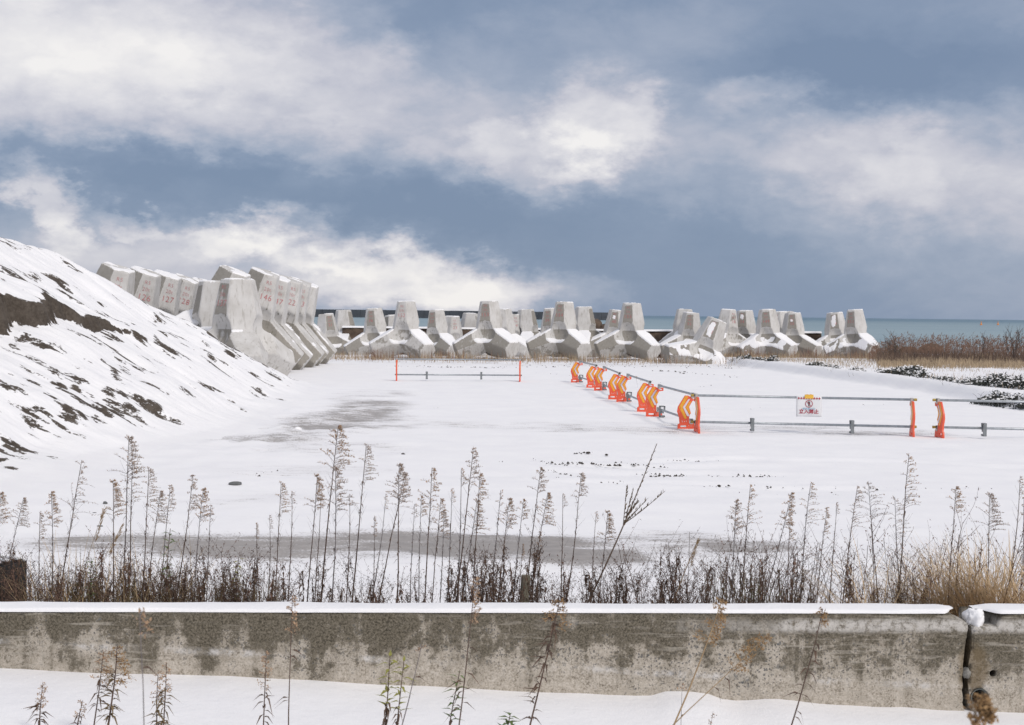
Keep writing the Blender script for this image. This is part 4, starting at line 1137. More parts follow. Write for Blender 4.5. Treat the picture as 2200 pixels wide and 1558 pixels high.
for w, px, lb in (('the barrier with the sign', 1616, 'grey weight on the lower pipe under the sign barrier, toward the corner'), ('the barrier with the sign', 1830, 'grey weight on the lower pipe beyond the sign'), ('the barrier past the gap', 2114, 'grey weight on the lower pipe of the barrier past the gap')):
    put_weight(on_line(pipes[(w, 1)], px) + Vector((0, 0, -.028)), R(90), lb)

# lone barrier in the distance
f1 = gp(852, 818, 0); f2 = gp(1117, 819.5, 0)
d1 = put_barricade((f1.x, f1.y, gz1(f1.x, f1.y) - .02), R(93), 'edge-on orange barricade at the heap side of the lone far barrier', 'orange barricades of the lone far barrier')
d2 = put_barricade((f2.x, f2.y, gz1(f2.x, f2.y) - .02), R(87), 'edge-on orange barricade at the other side of the lone far barrier', 'orange barricades of the lone far barrier')
for which, nm in ((0, 'upper'), (1, 'lower')):
    put_pipe(holder(d1, which), holder(d2, which), f'{nm} steel pipe of the lone far barrier', 'steel pipes of the lone far barrier', .06)
for px, lb in ((917, 'grey weight on the lone far barrier, toward the heap'), (1034, 'grey weight on the lone far barrier, toward the slanting row')):
    put_weight(on_line((holder(d1, 1), holder(d2, 1)), px) + Vector((0, 0, -.02)), R(90), lb)

# white tie hanging from the third slanting pipe
tp = on_line((holder(B[5], 0), holder(B[6], 0)), 1367)
ti = thing('plastic_tie', 'thin white tie hanging from the third slanting pipe', 'tie', tp)
m = MB(); m.tube([(-.028, 0, 0), (-.01, 0, .03), (.02, 0, .03), (.028, 0, 0), (0, 0, -.03)], .008, .008, 5); m.obj('loop', simple('tie_tan', (.6, .45, .3), .6), ti)
m = MB(); m.tube([(.0, -.02, -.03), (.02, -.02, -.12), (.03, -.02, -.26)], .008, .004, 5); m.obj('tail', simple('tie_white', (.75, .75, .75), .6), ti)

# no-entry sign hung on the upper pipe
sp_ = on_line(pipes[('the barrier with the sign', 0)], 1738); W, H = .485, .40
fr = (c2.location - c1.location); sa = math.atan2(fr.y, fr.x)
sg = thing('no_entry_sign', 'white no-entry sheet with Japanese lettering hung on the barrier pipe', 'sign', sp_ + Vector((0, 0, 0)), sa)
m = MB(); nxs, nzs = 12, 12
for i in range(nzs + 1):
    for j in range(nxs + 1):
        zz = .030 - H * i / nzs; m.v.append((-W / 2 + W * j / nxs, -.030 - .006 * math.sin(j * .9) * i / nzs - .008 * math.sin(i * .3), zz))
for i in range(nzs):
    for j in range(nxs): a = i * (nxs + 1) + j; m.f.append((a, a + nxs + 1, a + nxs + 2, a + 1))
so = m.obj('sheet', SIGNW, sg, True); md = so.modifiers.new('thickness', 'SOLIDIFY'); md.thickness = .003; md.offset = 1
m = MB(); m.box((0, -.012, .022), (.165, .088, .075)); m.box((-.035, -.012, .064), (.012, .08, .010)); m.box((.035, -.012, .064), (.012, .08, .010)); m.obj('yellow_clip', CLIPY, sg)
YS = -.048
dm = MB()
for j in range(9):
    if j in (3, 4, 5): z0 = -.012
    x = -.20 + .0495 * j + .002; b = len(dm.v); dm.v += [(x - .021, YS, -.012), (x, YS, -.036), (x + .021, YS, -.012), (x, YS, .012)]; dm.f.append((b, b + 1, b + 2, b + 3))
dm.obj('diamond_border', SIGN_RED, sg)
m = MB(); n = 36; cz = -.118
for j in range(n):
    a = 2 * math.pi * j / n
    for r_ in (.062, .073): m.v.append((r_ * math.cos(a), YS, cz + r_ * math.sin(a)))
for j in range(n): k = (j + 1) % n; m.f.append((2 * j, 2 * k, 2 * k + 1, 2 * j + 1))
bq = len(m.v); c_ = math.cos(R(135)); s_ = math.sin(R(135))
for t, w in ((-.064, -.0052), (.064, -.0052), (.064, .0052), (-.064, .0052)): m.v.append((t * c_ - w * s_, YS - .0015, cz + t * s_ + w * c_))
m.f.append((bq, bq + 1, bq + 2, bq + 3)); m.obj('prohibition_ring', SIGN_RED, sg)
m = MB()
def poly(pts): b = len(m.v); m.v.extend([(x, YS + .001, cz + z) for x, z in pts]); m.f.append(tuple(range(b, b + len(pts))))
poly([(.009 * math.cos(i * .63), .045 + .009 * math.sin(i * .63)) for i in range(10)])
poly([(-.02, .03), (-.014, .034), (.014, .034), (.02, .03), (.02, .0), (.014, .0), (.012, .02), (.011, -.01), (-.011, -.01), (-.012, .02), (-.014, .0), (-.02, .0)])
poly([(-.011, -.01), (-.001, -.01), (-.004, -.05), (-.011, -.05)]); poly([(.001, -.01), (.011, -.01), (.011, -.05), (.004, -.05)])
m.obj('walking_figure', SIGN_BLACK, sg)
for body, size, z, mt, spc in (('関係者以外', .050, -.222, SIGN_BLUE, 1.0), ('立入禁止', .094, -.274, SIGN_RED, 1.02)):
    me = text_mesh(body, size, spacing=spc, thick=.0022 if mt is SIGN_RED else .0)
    o = link('sign_lettering', me, sg); me.materials.append(mt); o.location = (0, YS, z); o.rotation_euler = (R(90), 0, 0)
# ================================================================== SMALL THINGS ON THE SNOW
def small(name, label, cat, px, py, size, seed, mat, z=None, rough=.35, sink=.3):
    p = gp(px, py, 0.0); zz = gz1(p.x, p.y)
    o = lump(name, (p.x, p.y, zz + size[2] * (.5 - sink)), size, seed, mat, None, 3, rough); tag(o, label, cat); o.rotation_euler = (0, 0, seed)
    return o


small('rock', 'flat dark stone alone on the snow between the heap and the weeds', 'stone', 505, 1041, (.17, .12, .06), 41, ROCKM)
small('rock', 'small round stone near the tall weeds below the heap', 'stone', 226, 1083, (.06, .05, .045), 42, ROCKM)
small('rock', 'tiny flat stone in the snow below the round one', 'stone', 203, 1104, (.07, .05, .025), 43, ROCKM)
small('rock', 'flat stone beside the dry straw stalk', 'stone', 214, 1133, (.07, .05, .03), 44, ROCKM)
small('soil_clod', 'lone dark clod on the open snow in line with the far barrier', 'clod', 866, 978, (.09, .07, .05), 46, SOIL)
small('soil_clod', 'dark clod heading the upper rut line', 'clod', 1264, 974, (.08, .05, .035), 47, SOIL)
small('soil_clod', 'dark clod next along the upper rut line', 'clod', 1303, 978, (.065, .05, .03), 48, SOIL)
small('soil_clod', 'dark clod at the end of the wheel ruts before the straight barrier', 'clod', 1545, 1045, (.06, .045, .03), 49, SOIL)
small('rock', 'pale-edged stone at the toe of the heap beside the bare sand', 'stone', 571, 877, (.16, .12, .10), 50, simple('pale_stone', (.30, .26, .23), .9, .3, 8))
small('snow_clod', 'round lump of snow lying on the bare sand by the heap', 'snow lump', 640, 927, (.17, .13, .12), 51, SNOW)

V = MB()
rl = random.Random(11)
for (xa, ya, xb, yb, n, s) in [(1160, 990, 1215, 1000, 14, .03), (1210, 993, 1330, 1000, 30, .045), (1320, 996, 1440, 1003, 22, .04), (1430, 987, 1550, 993, 26, .045), (1168, 1007, 1260, 1030, 20, .035), (1190, 1027, 1345, 1036, 34, .035), (1370, 1018, 1480, 1024, 20, .03), (1400, 1022, 1640, 1025, 50, .04), (1560, 1018, 1690, 1026, 26, .032),
                               (1480, 1044, 1800, 1048, 18, .035), (1860, 1050, 2140, 1048, 20, .035), (1230, 975, 1270, 972, 8, .04), (1140, 985, 1180, 990, 6, .02), (900, 1000, 1080, 990, 10, .025), (1150, 800, 1560, 835, 36, .06), (1400, 790, 1600, 812, 60, .09), (1120, 780, 1600, 782, 110, .08), (820, 782, 1120, 786, 80, .08), (1500, 880, 1900, 868, 14, .03), (540, 1020, 600, 1010, 10, .035), (1180, 1128, 1300, 1135, 6, .03), (1580, 1060, 2150, 1068, 20, .03), (700, 860, 1000, 880, 10, .05)]:
    for i in range(n):
        t = rl.random(); px = xa + (xb - xa) * t + rl.gauss(0, 3); py = ya + (yb - ya) * t + rl.gauss(0, 1.6)
        p = gp(px, py); z = gz1(p.x, p.y); q = s * rl.uniform(.25, 1.0) ** 1.6 * .85; b = len(V.v)
        for k in range(5):
            a = k * 1.257 + rl.random(); V.v.append((p.x + q * math.cos(a) * rl.uniform(.7, 1.2), p.y + q * math.sin(a) * .8, z - .01))
        V.v.append((p.x + rl.uniform(-.4, .4) * q, p.y, z + q * rl.uniform(.25, .7)))
        V.f += [(b + k, b + (k + 1) % 5, b + 5) for k in range(5)]
tag(V.obj('soil_crumbs', SOIL), kind='stuff')

# black crate at the edge, wooden post
c = at(-16, 1232, 8.75)
cr_ = thing('plastic_crate', 'black plastic crate with snowy slats among the weeds at the frame edge', 'crate', (c.x - .04, c.y, 0), R(-24))
for (x, y, sx_, sy_) in ((0, -.17, .34, .02), (0, .17, .34, .02), (-.17, 0, .02, .32), (.17, 0, .02, .32)):
    m = MB(); m.box((x, y, .31), (sx_, sy_, .62)); m.obj('side_panel', BLACKP, cr_)
for i in range(4):
    m = MB(); m.box((0, -.126 + i * .084, .628), (.33, .05, .016)); sl_ = m.obj('slat', BLACKP, cr_)
    m = MB(); m.box((.0, -.126 + i * .084, .642), (.31, .026, .012)); m.obj('snow_strip', SNOW, sl_)
pb = at(1123, 1296, 8.3)
po = thing('wooden_post', 'short weathered wooden post sticking up behind the wall', 'post', (pb.x, 8.3, 0))
m = MB(); n = 10
m.tube([(-.025, 0, -.05), (-.005, 0, .3), (.018, 0, .665)], .031, .030, n); m.obj('shaft', WOOD, po, False)

# ================================================================== VEGETATION
def curve_pts(p, d, L, n, bend, rr, wob=.04):
    pts = [Vector(p)]; d = Vector(d).normalized()
    for i in range(n):
        d = (d + Vector(bend) / n + Vector((rr.gauss(0, wob), rr.gauss(0, wob), rr.gauss(0, wob * .5)))).normalized(); pts.append(pts[-1] + d * (L / n))
    return pts


def goldenrod(seed, kind):
    """1.5 m dead goldenrod; returns (stem, plume, leaf) meshes"""
    rr = random.Random(seed); S, Pm, L = MB(), MB(), MB(); H = 1.5
    pts = curve_pts((0, 0, 0), (rr.uniform(-.02, .02), 0, 1), H, 12, (rr.uniform(-.03, .08), 0, 0), rr, .016)
    off = Vector((pts[-1].x, pts[-1].y, 0)); pts = [p - off * (p.z / pts[-1].z) for p in pts]
    S.tube(pts, .0070, .0016, 5)
    def on(t): f = t * 12; i = min(int(f), 11); return pts[i].lerp(pts[i + 1], f - i)
    ph = {'dense': .17, 'sparse': .15, 'thin': .08, 'airy': .24, 'dark': .14}[kind]
    vs = rr.uniform(.6, 1.2); ph *= rr.uniform(.8, 1.25)
    nb_ = {'dense': 42, 'sparse': 24, 'thin': 9, 'airy': 26, 'dark': 22}[kind]; blen = {'dense': .135, 'sparse': .10, 'thin': .04, 'airy': .17, 'dark': .03}[kind]
    for i in range(nb_):
        u_ = i / nb_; t = 1 - ph * (1 - u_) ** 1.1 / 1.0
        p = on(min(t, .995)); l = vs * blen * (1 - u_) ** .75 * rr.uniform(.45, 1.15) + .012
        side = 1 if rr.random() < .8 else -1
        a = rr.uniform(-1.0, 1.0); d = Vector((side * math.cos(a), math.sin(a), rr.uniform(.5, 1.3)))
        br = curve_pts(p, d, l, 4, (side * .5 if side > 0 else .3, 0, -.75), rr, .06)
        S.tube(br, .0013, .0007, 3, cap=False)
        k = {'dense': 14, 'sparse': 11, 'thin': 6, 'airy': 7, 'dark': 6}[kind]
        for j in range(k):
            f = .25 + .75 * (j + rr.random()) / k; f = f * 4; ii = min(int(f), 3); q = br[ii].lerp(br[ii + 1], f - ii)
            dd = Vector((rr.gauss(.3, .6), rr.gauss(0, .6), rr.gauss(.5, .6))); Pm.quad(q, dd, Vector((rr.gauss(0, 1), rr.gauss(0, 1), rr.gauss(0, 1))), rr.uniform(.009, .020), rr.uniform(.0022, .0044))
    # bare hair-thin side twigs under the plume
    for i in range({'dense': 10, 'sparse': 12, 'thin': 14, 'airy': 16, 'dark': 4}[kind]):
        t = rr.uniform(.66, 1 - ph * .8); a = rr.uniform(0, 6.28); S.tube(curve_pts(on(t), (math.cos(a), math.sin(a), 1.3), rr.uniform(.03, .12), 3, (0, 0, .2), rr), .0008, .0004, 3, cap=False)
    for i in range(26):
        t = rr.uniform(.30, .84) ** .9; a = rr.uniform(0, 6.28); p = on(t)
        L.leaf(p, (math.cos(a), math.sin(a), rr.uniform(-1.3, .2)), (0, 0, 1), rr.uniform(.02, .055) * (1.1 - .4 * t), rr.uniform(.004, .009), rr.uniform(.2, .9), .5)
    return S.mesh('stem', None), Pm.mesh('plume', None), L.mesh('withered_leaves', None)


GR = {k: [goldenrod(100 + 10 * i + n_, k) for n_ in range(6)] for i, k in enumerate(('dense', 'sparse', 'thin', 'airy', 'dark'))}


def plant_of(meshes, mats, name, label, cat, group, tip, foot, H, yaw, names=('stem', 'plume', 'leaf_cluster')):
    ax = tip - foot; h = ax.length; s = h / H
    q = Vector((0, 0, 1)).rotation_difference(ax)
    r = thing(name, label, cat, foot, 0, group); r.matrix_world = Matrix.LocRotScale(foot, q @ Matrix.Rotation(yaw, 3, 'Z').to_quaternion(), Vector((s, s, s)))
    for me, mt, nm in zip(meshes, mats, names):
        if me is None or not len(me.vertices): continue
        o = link(nm, me, r)
        if not len(me.materials): me.materials.append(mt)
        elif me.materials[0] != mt: o.material_slots[0].link = 'OBJECT'; o.material_slots[0].material = mt
    return r


def weed(label, tx, ty, bx, kind='sparse', depth=None, plume=None, group='tall dry goldenrods behind the wall'):
    d = depth or rng.uniform(8.15, 8.9)
    tip = at(tx, ty, d); vis = at(bx, 1293, d)
    k = tip.z / (tip.z - vis.z); foot = tip + (vis - tip) * min(k, 2.2); foot.z = 0
    return plant_of(rng.choice(GR[kind]), (STEM if rng.random() < .7 else STEM_GREY, plume or rng.choice((PLUME, PLUME, PLUME_PALE)), DRYLEAF), 'dry_goldenrod', label, 'weed', group, tip, foot, 1.5, rng.uniform(-.6, .6))


TALL = [
    ('dry goldenrod cut by the frame edge above the black crate', 2, 1058, -4, 'dense'), ('dry goldenrod leaning out from the black crate, bushy tan plume', 51, 1068, 8, 'dense'),
    ('small dry goldenrod between two bushier ones by the crate', 86, 1100, 84, 'sparse'), ('broad-plumed dry goldenrod just past the black crate', 110, 1055, 116, 'dense'),
    ('tall dry goldenrod leaning toward the heap, plume opening like a fan', 176, 988, 128, 'airy'), ('dry goldenrod with arching one-sided plume below the heap foot', 243, 1032, 246, 'dense'),
    ('tallest dry goldenrod in front of the soil heap', 277, 938, 262, 'dense'), ('second stem close beside the tallest goldenrod before the heap', 284, 985, 279, 'airy'),
    ('tall slim goldenrod next past the tallest one before the heap', 320, 1005, 304, 'sparse'), ('bushy goldenrod with a flat-topped plume before the heap', 345, 1053, 318, 'dense'),
    ('goldenrod whose plume merges with the flat-topped one', 366, 1042, 340, 'sparse'), ('goldenrod with steep stem and fine hooked plume above the small flat stones', 415, 1020, 374, 'sparse'),
    ('bushy low goldenrod with drooping comb of seeds before the grey stone', 437, 1049, 420, 'dense'), ('hair-thin bare stem past the drooping comb goldenrod', 453, 1083, 449, 'thin'),
    ('short dark seed spike with hooked tip on the bare sand strip', 551, 1122, 548, 'dark'), ('bare thin stem standing before the fir-shaped goldenrod', 579, 1106, 574, 'thin'),
    ('fir-shaped goldenrod on a slim stem, well apart from the rest', 604, 1036, 588, 'sparse'), ('thin goldenrod twin to the fir-shaped one, smaller tuft', 627, 1056, 617, 'thin'),
    ('goldenrod with feathery double plume below the bare sand by the heap', 682, 1020, 662, 'dense'), ('thin stem rising through the feathery double plume', 690, 1060, 676, 'thin'),
    ('tallest goldenrod of all, dense golden plume against the bare sand', 727, 912, 697, 'dense'), ('goldenrod tucked under the tallest plume, lumpy tan head', 721, 1004, 712, 'dense'),
    ('tall goldenrod with three drooping side tufts past the tallest one', 787, 955, 754, 'sparse'), ('hair-thin stem pair member with a tiny tuft before the three-tuft goldenrod', 751, 1062, 741, 'thin'),
    ('bare bent stem curving up to a thin tip', 829, 1060, 799, 'thin'), ('straight goldenrod with narrow plume, below the far barrier post', 858, 996, 856, 'dense'),
    ('goldenrod leaning across its neighbour, loose tan plume', 870, 1016, 814, 'sparse'), ('short slim seed spike low on the sand strip', 804, 1110, 801, 'dark'),
    ('bare thin stem between two plumed goldenrods below the far barrier', 891, 1080, 886, 'thin'), ('slim goldenrod with one ragged tuft low down', 905, 1066, 901, 'sparse'),
    ('goldenrod with plume bent over like a flag', 928, 1005, 912, 'sparse'), ('small goldenrod leaning with a ragged brush head', 947, 1071, 929, 'sparse'),
    ('low tan tuft between the ragged brush and a bare tip', 953, 1094, 948, 'dense'), ('bare-tipped thin stem rising past the low tan tuft', 971, 1048, 962, 'thin'),
    ('tall slim goldenrod reaching highest below the far barrier', 1017, 962, 979, 'sparse'), ('small bud tuft on a hooked thin stem', 991, 1006, 984, 'thin'),
    ('goldenrod with small fir-shaped tip over a bushy neighbour', 1031, 1018, 1014, 'sparse'), ('goldenrod with squat bushy head leaning from far down', 1025, 1073, 989, 'dense'),
    ('bare thin stem with two bristles at the tip', 1076, 1050, 1060, 'thin'), ('bushy pale goldenrod before the wooden post', 1095, 1070, 1071, 'dense'),
    ('goldenrod bowing with a one-sided brush right above the wooden post', 1125, 1073, 1104, 'sparse'), ('tall goldenrod with full tip just past the wooden post', 1162, 1005, 1131, 'sparse'),
    ('curved goldenrod with broad comb-like plume past the wooden post', 1177, 1057, 1145, 'dense'), ('short goldenrod spike close past the wooden post', 1160, 1140, 1155, 'dark'),
    ('short dark spike standing behind the wooden post', 1123, 1168, 1118, 'dark'), ('bare thin stem with a small hook against the bare patch', 1209, 1061, 1205, 'thin'),
    ('tall goldenrod with fir-shaped plume over the bare sand patch', 1249, 1016, 1215, 'sparse'), ('hair-thin bare stem before the leaning seed stalk', 1281, 1098, 1271, 'thin'),
    ('goldenrod with layered tan plume crossed by the long leaning stalk', 1306, 1098, 1288, 'dense'), ('tall goldenrod pair member with swept one-sided plume', 1612, 1043, 1594, 'airy'),
    ('shorter goldenrod pair member with upright bushy plume', 1582, 1074, 1578, 'dense'), ('leaning goldenrod with round bushy head under the corner barricade', 1701, 1057, 1643, 'dense'),
    ('thin goldenrod with low side brush behind the leaning one', 1698, 1106, 1695, 'sparse'), ('goldenrod with upright feathery plume below the sign', 1742, 1038, 1718, 'airy'),
    ('small goldenrod with narrow tip beside a taller thin one', 1777, 1090, 1758, 'sparse'), ('thin goldenrod with faint feather tip past the sign', 1798, 1078, 1780, 'thin'),
    ('goldenrod with loose fan plume bent at the neck', 1842, 1046, 1811, 'airy'), ('widely branching airy dead weed with hair-thin twigs', 1866, 1036, 1890, 'airy'),
    ('big goldenrod with swept feathery plume below the end barricade', 1953, 976, 1935, 'airy'), ('dark-stemmed side shoot of weed beside the big feathery goldenrod', 1922, 1066, 1936, 'airy'),
    ('goldenrod with dark blotched tuft before the barrier gap', 2054, 1046, 2037, 'sparse'), ('goldenrod with dark ragged head standing in the tan grass', 2126, 1060, 2118, 'dense'),
    ('thin leaning weed with tiny beads up its stem, near the frame edge', 2192, 1022, 2162, 'thin'), ('dark leafy weed stem cut by the frame edge above the pale grass clump', 2200, 1066, 2203, 'dark'),
]
for lab_, tx, ty, bx, kind in TALL: weed(lab_, tx, ty, bx, kind)

# long leaning stalk with seed spikes
rr = random.Random(5); S, Pm = MB(), MB()
pts = [Vector((0, 0, 1.7 * i / 14)) + Vector((.03 * math.sin(i / 14 * 3.1), 0, 0)) for i in range(15)]; S.tube(pts, .0085, .0022, 6)
br_ = [(.68, -.35, .26), (.70, .55, .34), (.70, .30, .22), (.73, -.22, .2), (.76, .2, .12)]
spikes = [pts[10:]] + [curve_pts(pts[9].lerp(pts[10], (t - .64) * 7 % 1), (s_, rr.uniform(-.3, .3), .9), l, 5, (0, 0, .4), rr, .02) for t, s_, l in br_]
for sp2 in spikes:
    if sp2 is not spikes[0]: S.tube(sp2, .003, .0012, 4)
    for i in range(len(sp2) - 1):
        for j in range(4):
            p = sp2[i].lerp(sp2[i + 1], j / 4); a = rr.uniform(0, 6.28); Pm.leaf(p, Vector((math.cos(a) * .6, math.sin(a) * .6, 1)), (math.cos(a), math.sin(a), 0), rr.uniform(.022, .034), .011, .1)
tip = at(1411, 953, 8.3); vis = at(1254, 1293, 8.3); foot = tip + (vis - tip) * (tip.z / (tip.z - vis.z)); foot.z = 0
plant_of((S.mesh('stalk'), Pm.mesh('seed_spike')), (simple('seed_stalk', (.14, .10, .075), .8, .3, 20), simple('seed_husk', (.17, .125, .08), .85, .35, 40)), 'seed_stalk', 'long brown seed stalk leaning far over the sand strip, spikes branching near its tip', 'weed', None, tip, foot, 1.7, 0, ('stalk', 'seed_spike'))
# straw-coloured leaning stalks
for lab_, tx, ty, bx, r_ in (('straw-coloured bare stalk leaning low over the brown weeds', 1500, 1160, 1458, .006), ('straw stalk with slim plume leaning at the small flat stones', 224, 1094, 172, .003), ('second straw stalk arching beside the slim-plumed one', 262, 1130, 190, .003)):
    S = MB(); tip = at(tx, ty, 8.4); vis = at(bx, 1293, 8.4); k = tip.z / (tip.z - vis.z); foot = tip + (vis - tip) * min(k, 2.4); foot.z = 0
    H = (tip - foot).length; pp_ = [Vector((math.sin(i / 8 * 3.14) * -.03, 0, H * i / 8)) for i in range(9)]; S.tube(pp_, r_, r_ * .35, 5); Pq = MB()
    for i in range(60):
        z = H * rr.uniform(.8, 1.0); Pq.quad((rr.gauss(0, .004), rr.gauss(0, .004), z), (rr.gauss(.15, .2), rr.gauss(0, .2), 1), (1, .3, 0), .03, .002)
    plant_of((S.mesh('stalk'), Pq.mesh('husk')), (STRAW, STRAW), 'straw_stalk', lab_, 'weed', None, tip, foot, H, 0, ('stalk', 'husk'))


def low_weed(seed, kind):
    """bushy dead weed, about 1 m: stems, crumpled leaves, twig spray"""
    rr = random.Random(seed); S, L = MB(), MB()
    ns = {'leafy': 3, 'twiggy': 4, 'column': 1, 'spray': 3}[kind]
    for s_ in range(ns):
        a = rr.uniform(0, 6.28); l = rr.uniform(.72, 1.0); sp = {'leafy': .16, 'twiggy': .26, 'column': .05, 'spray': .22}[kind]
        st = curve_pts((rr.gauss(0, .03), rr.gauss(0, .03), 0), (math.cos(a) * sp, math.sin(a) * sp, 1), l, 8, (rr.gauss(0, .1), 0, 0), rr, .03)
        S.tube(st, .0038, .0014, 4)
        for i in range({'leafy': 74, 'twiggy': 20, 'column': 66, 'spray': 14}[kind]):
            t = rr.uniform(.30, .99); f = t * 8; ii = min(int(f), 7); p = st[ii].lerp(st[ii + 1], f - ii); b_ = rr.uniform(0, 6.28)
            if kind in ('twiggy', 'spray') or rr.random() < .2:
                tw = curve_pts(p, (math.cos(b_), math.sin(b_), rr.uniform(.5, 1.6)), rr.uniform(.07, .24), 4, (.15, 0, .3), rr, .12); S.tube(tw, .0013, .0006, 3, cap=False)
                for q in tw[1:]:
                    for _ in range({'twiggy': 3, 'spray': 1}.get(kind, 2)):
                        L.leaf(q + Vector((rr.gauss(0, .008), rr.gauss(0, .008), rr.gauss(0, .008))), (rr.gauss(0, 1), rr.gauss(0, 1), rr.gauss(-.2, 1)), (rr.gauss(0, 1), rr.gauss(0, 1), 1), rr.uniform(.008, .020), rr.uniform(.004, .009), rr.uniform(.3, 1), .6)
            else:
                L.leaf(p, (math.cos(b_), math.sin(b_), rr.uniform(-1.6, .5)), (0, 0, 1), rr.uniform(.018, .052), rr.uniform(.007, .018), rr.uniform(.3, 1.3), .8)
    return S.mesh('stem', STEM), L.mesh('withered_leaves', DRYLEAF)


LOW = {k: [low_weed(300 + 20 * i + n_, k) for n_ in range(5)] for i, k in enumerate(('leafy', 'twiggy', 'column', 'spray'))}
zones = [  # x0, x1, count, kinds, top py range
    (-20, 600, 84, ('leafy', 'leafy', 'column', 'twiggy'), (1175, 1268)), (600, 960, 22, ('leafy', 'column', 'twiggy'), (1195, 1275)), (960, 1130, 24, ('leafy', 'leafy', 'column'), (1170, 1265)),
    (1140, 1270, 13, ('column', 'leafy', 'twiggy'), (1195, 1270)), (1270, 1520, 30, ('spray', 'column', 'leafy'), (1180, 1270)), (1380, 1760, 22, ('spray',), (1140, 1235)), (1540, 2000, 30, ('spray', 'leafy', 'column', 'spray'), (1180, 1278)), (1800, 2060, 12, ('spray',), (1100, 1240)), (1990, 2230, 6, ('spray', 'spray', 'leafy'), (1110, 1260))]
zl = ['before the heap', 'below the far barrier', 'just before the post', 'just past the post', 'past the seed stalk', 'by the sand strip end', 'below the sign', 'below the end barricade', 'in the tan grass']
ADJ = {'leafy': 'crumple-leaved', 'twiggy': 'twiggy', 'column': 'narrow spiky', 'spray': 'hair-twigged'}
for (x0, x1, n, kinds, (ya, yb)), zlab in zip(zones, zl):
    for i in range(n):
        x = x0 + (x1 - x0) * (i + rng.random()) / n; y = rng.uniform(ya, yb); d = rng.uniform(7.95, 9.0)
        tip = at(x + rng.gauss(0, 12), y, d); vis = at(x, 1293, d); foot = Vector((vis.x, d, 0))
        kd = rng.choice(kinds); ms = rng.choice(LOW[kd]); tall_ = 'short' if y > yb - (yb - ya) * .33 else 'tall' if y < ya + (yb - ya) * .33 else 'mid-height'
        lean = tip.x - vis.x; ln_ = '' if abs(lean) < .035 else ' leaning toward the crate side' if lean < 0 else ' leaning away from the crate'
        half = 'first' if i < n / 2 else 'further'
        zl_ = f'{tall_} {ADJ[kd]} dead weed{ln_}, {half} part {zlab}'
        plant_of(ms, (STEM, RUSTLEAF if kd == 'spray' or rng.random() < (.5 if x < 620 else .28) else DRYLEAF), 'withered_weed', zl_, 'weed', 'dead low weeds ' + zlab, tip, foot, .95, rng.uniform(0, 6.28), ('stem', 'leaf_cluster'))

# a few plants that keep some green
def green_weed(seed, h, top_only, leaf_m, n=26, lw=(.05, .11)):
    rr = random.Random(seed); S, G, D_ = MB(), MB(), MB()
    st = curve_pts((0, 0, 0), (0, 0, 1), h, 9, (rr.gauss(0, .05), 0, 0), rr, .02); off = st[-1].copy(); off.z = 0; st = [p - off * (p.z / st[-1].z) for p in st]
    S.tube(st, .0055, .002, 5)
    for i in range(n):
        t = top_only + (1 - top_only) * (i / n); f = min(t, .999) * 9; ii = int(f); p = st[ii].lerp(st[ii + 1], f - ii); a = i * 2.4
        G.leaf(p, (math.cos(a), math.sin(a), rr.uniform(.1, .9)), (0, 0, 1), rr.uniform(*lw), rr.uniform(.016, .026), rr.uniform(.2, .6), .3)
    for i in range(30):
        t = rr.uniform(.3, top_only + .05); f = t * 9; ii = min(int(f), 8); p = st[ii].lerp(st[ii + 1], f - ii); a = rr.uniform(0, 6.28)
        D_.leaf(p, (math.cos(a), math.sin(a), rr.uniform(-1.4, .3)), (0, 0, 1), rr.uniform(.03, .06), rr.uniform(.008, .018), rr.uniform(.5, 1.4), .8)
    return S.mesh('stem'), G.mesh('green_leaves'), D_.mesh('withered_leaves')


def stand(label, tx, ty, bx, by, d, ms, mats, H, names, cat='weed', name='weed', yaw=0.0, ground=None):
    tip = at(tx, ty, d); vis = at(bx, by, d); g = (float(verge_z(vis.x)) if ground is None else ground)
    k = (tip.z - g) / (tip.z - vis.z); foot = tip + (vis - tip) * k
    return plant_of(ms, mats, name, label, cat, None, tip, foot, H, yaw, names)


GN = ('stem', 'leaf_cluster', 'withered_leaf_cluster')
for lab_, tx, ty, bx, s_, mt in (('half-green leafy weed on the sand strip among brown stems', 366, 1135, 360, 1, GREENLEAF), ('weed with small olive leaves amid the brown thicket', 513, 1196, 512, 2, OLIVELEAF), ('green sprig low in the crate-side thicket', 196, 1198, 190, 3, GREENLEAF), ('low green-leaved weed beneath the goldenrod pair', 1622, 1255, 1618, 4, GREENLEAF), ('bright green bramble leaf tuft at the wall below the sign', 1680, 1268, 1678, 5, GREENLEAF)):
    stand(lab_, tx, ty, bx, 1293, 8.25, green_weed(s_, 1.0, .62, mt, 22, (.04, .08)), (STEM, mt, DRYLEAF), 1.0, GN, name='green_weed', ground=0.0)

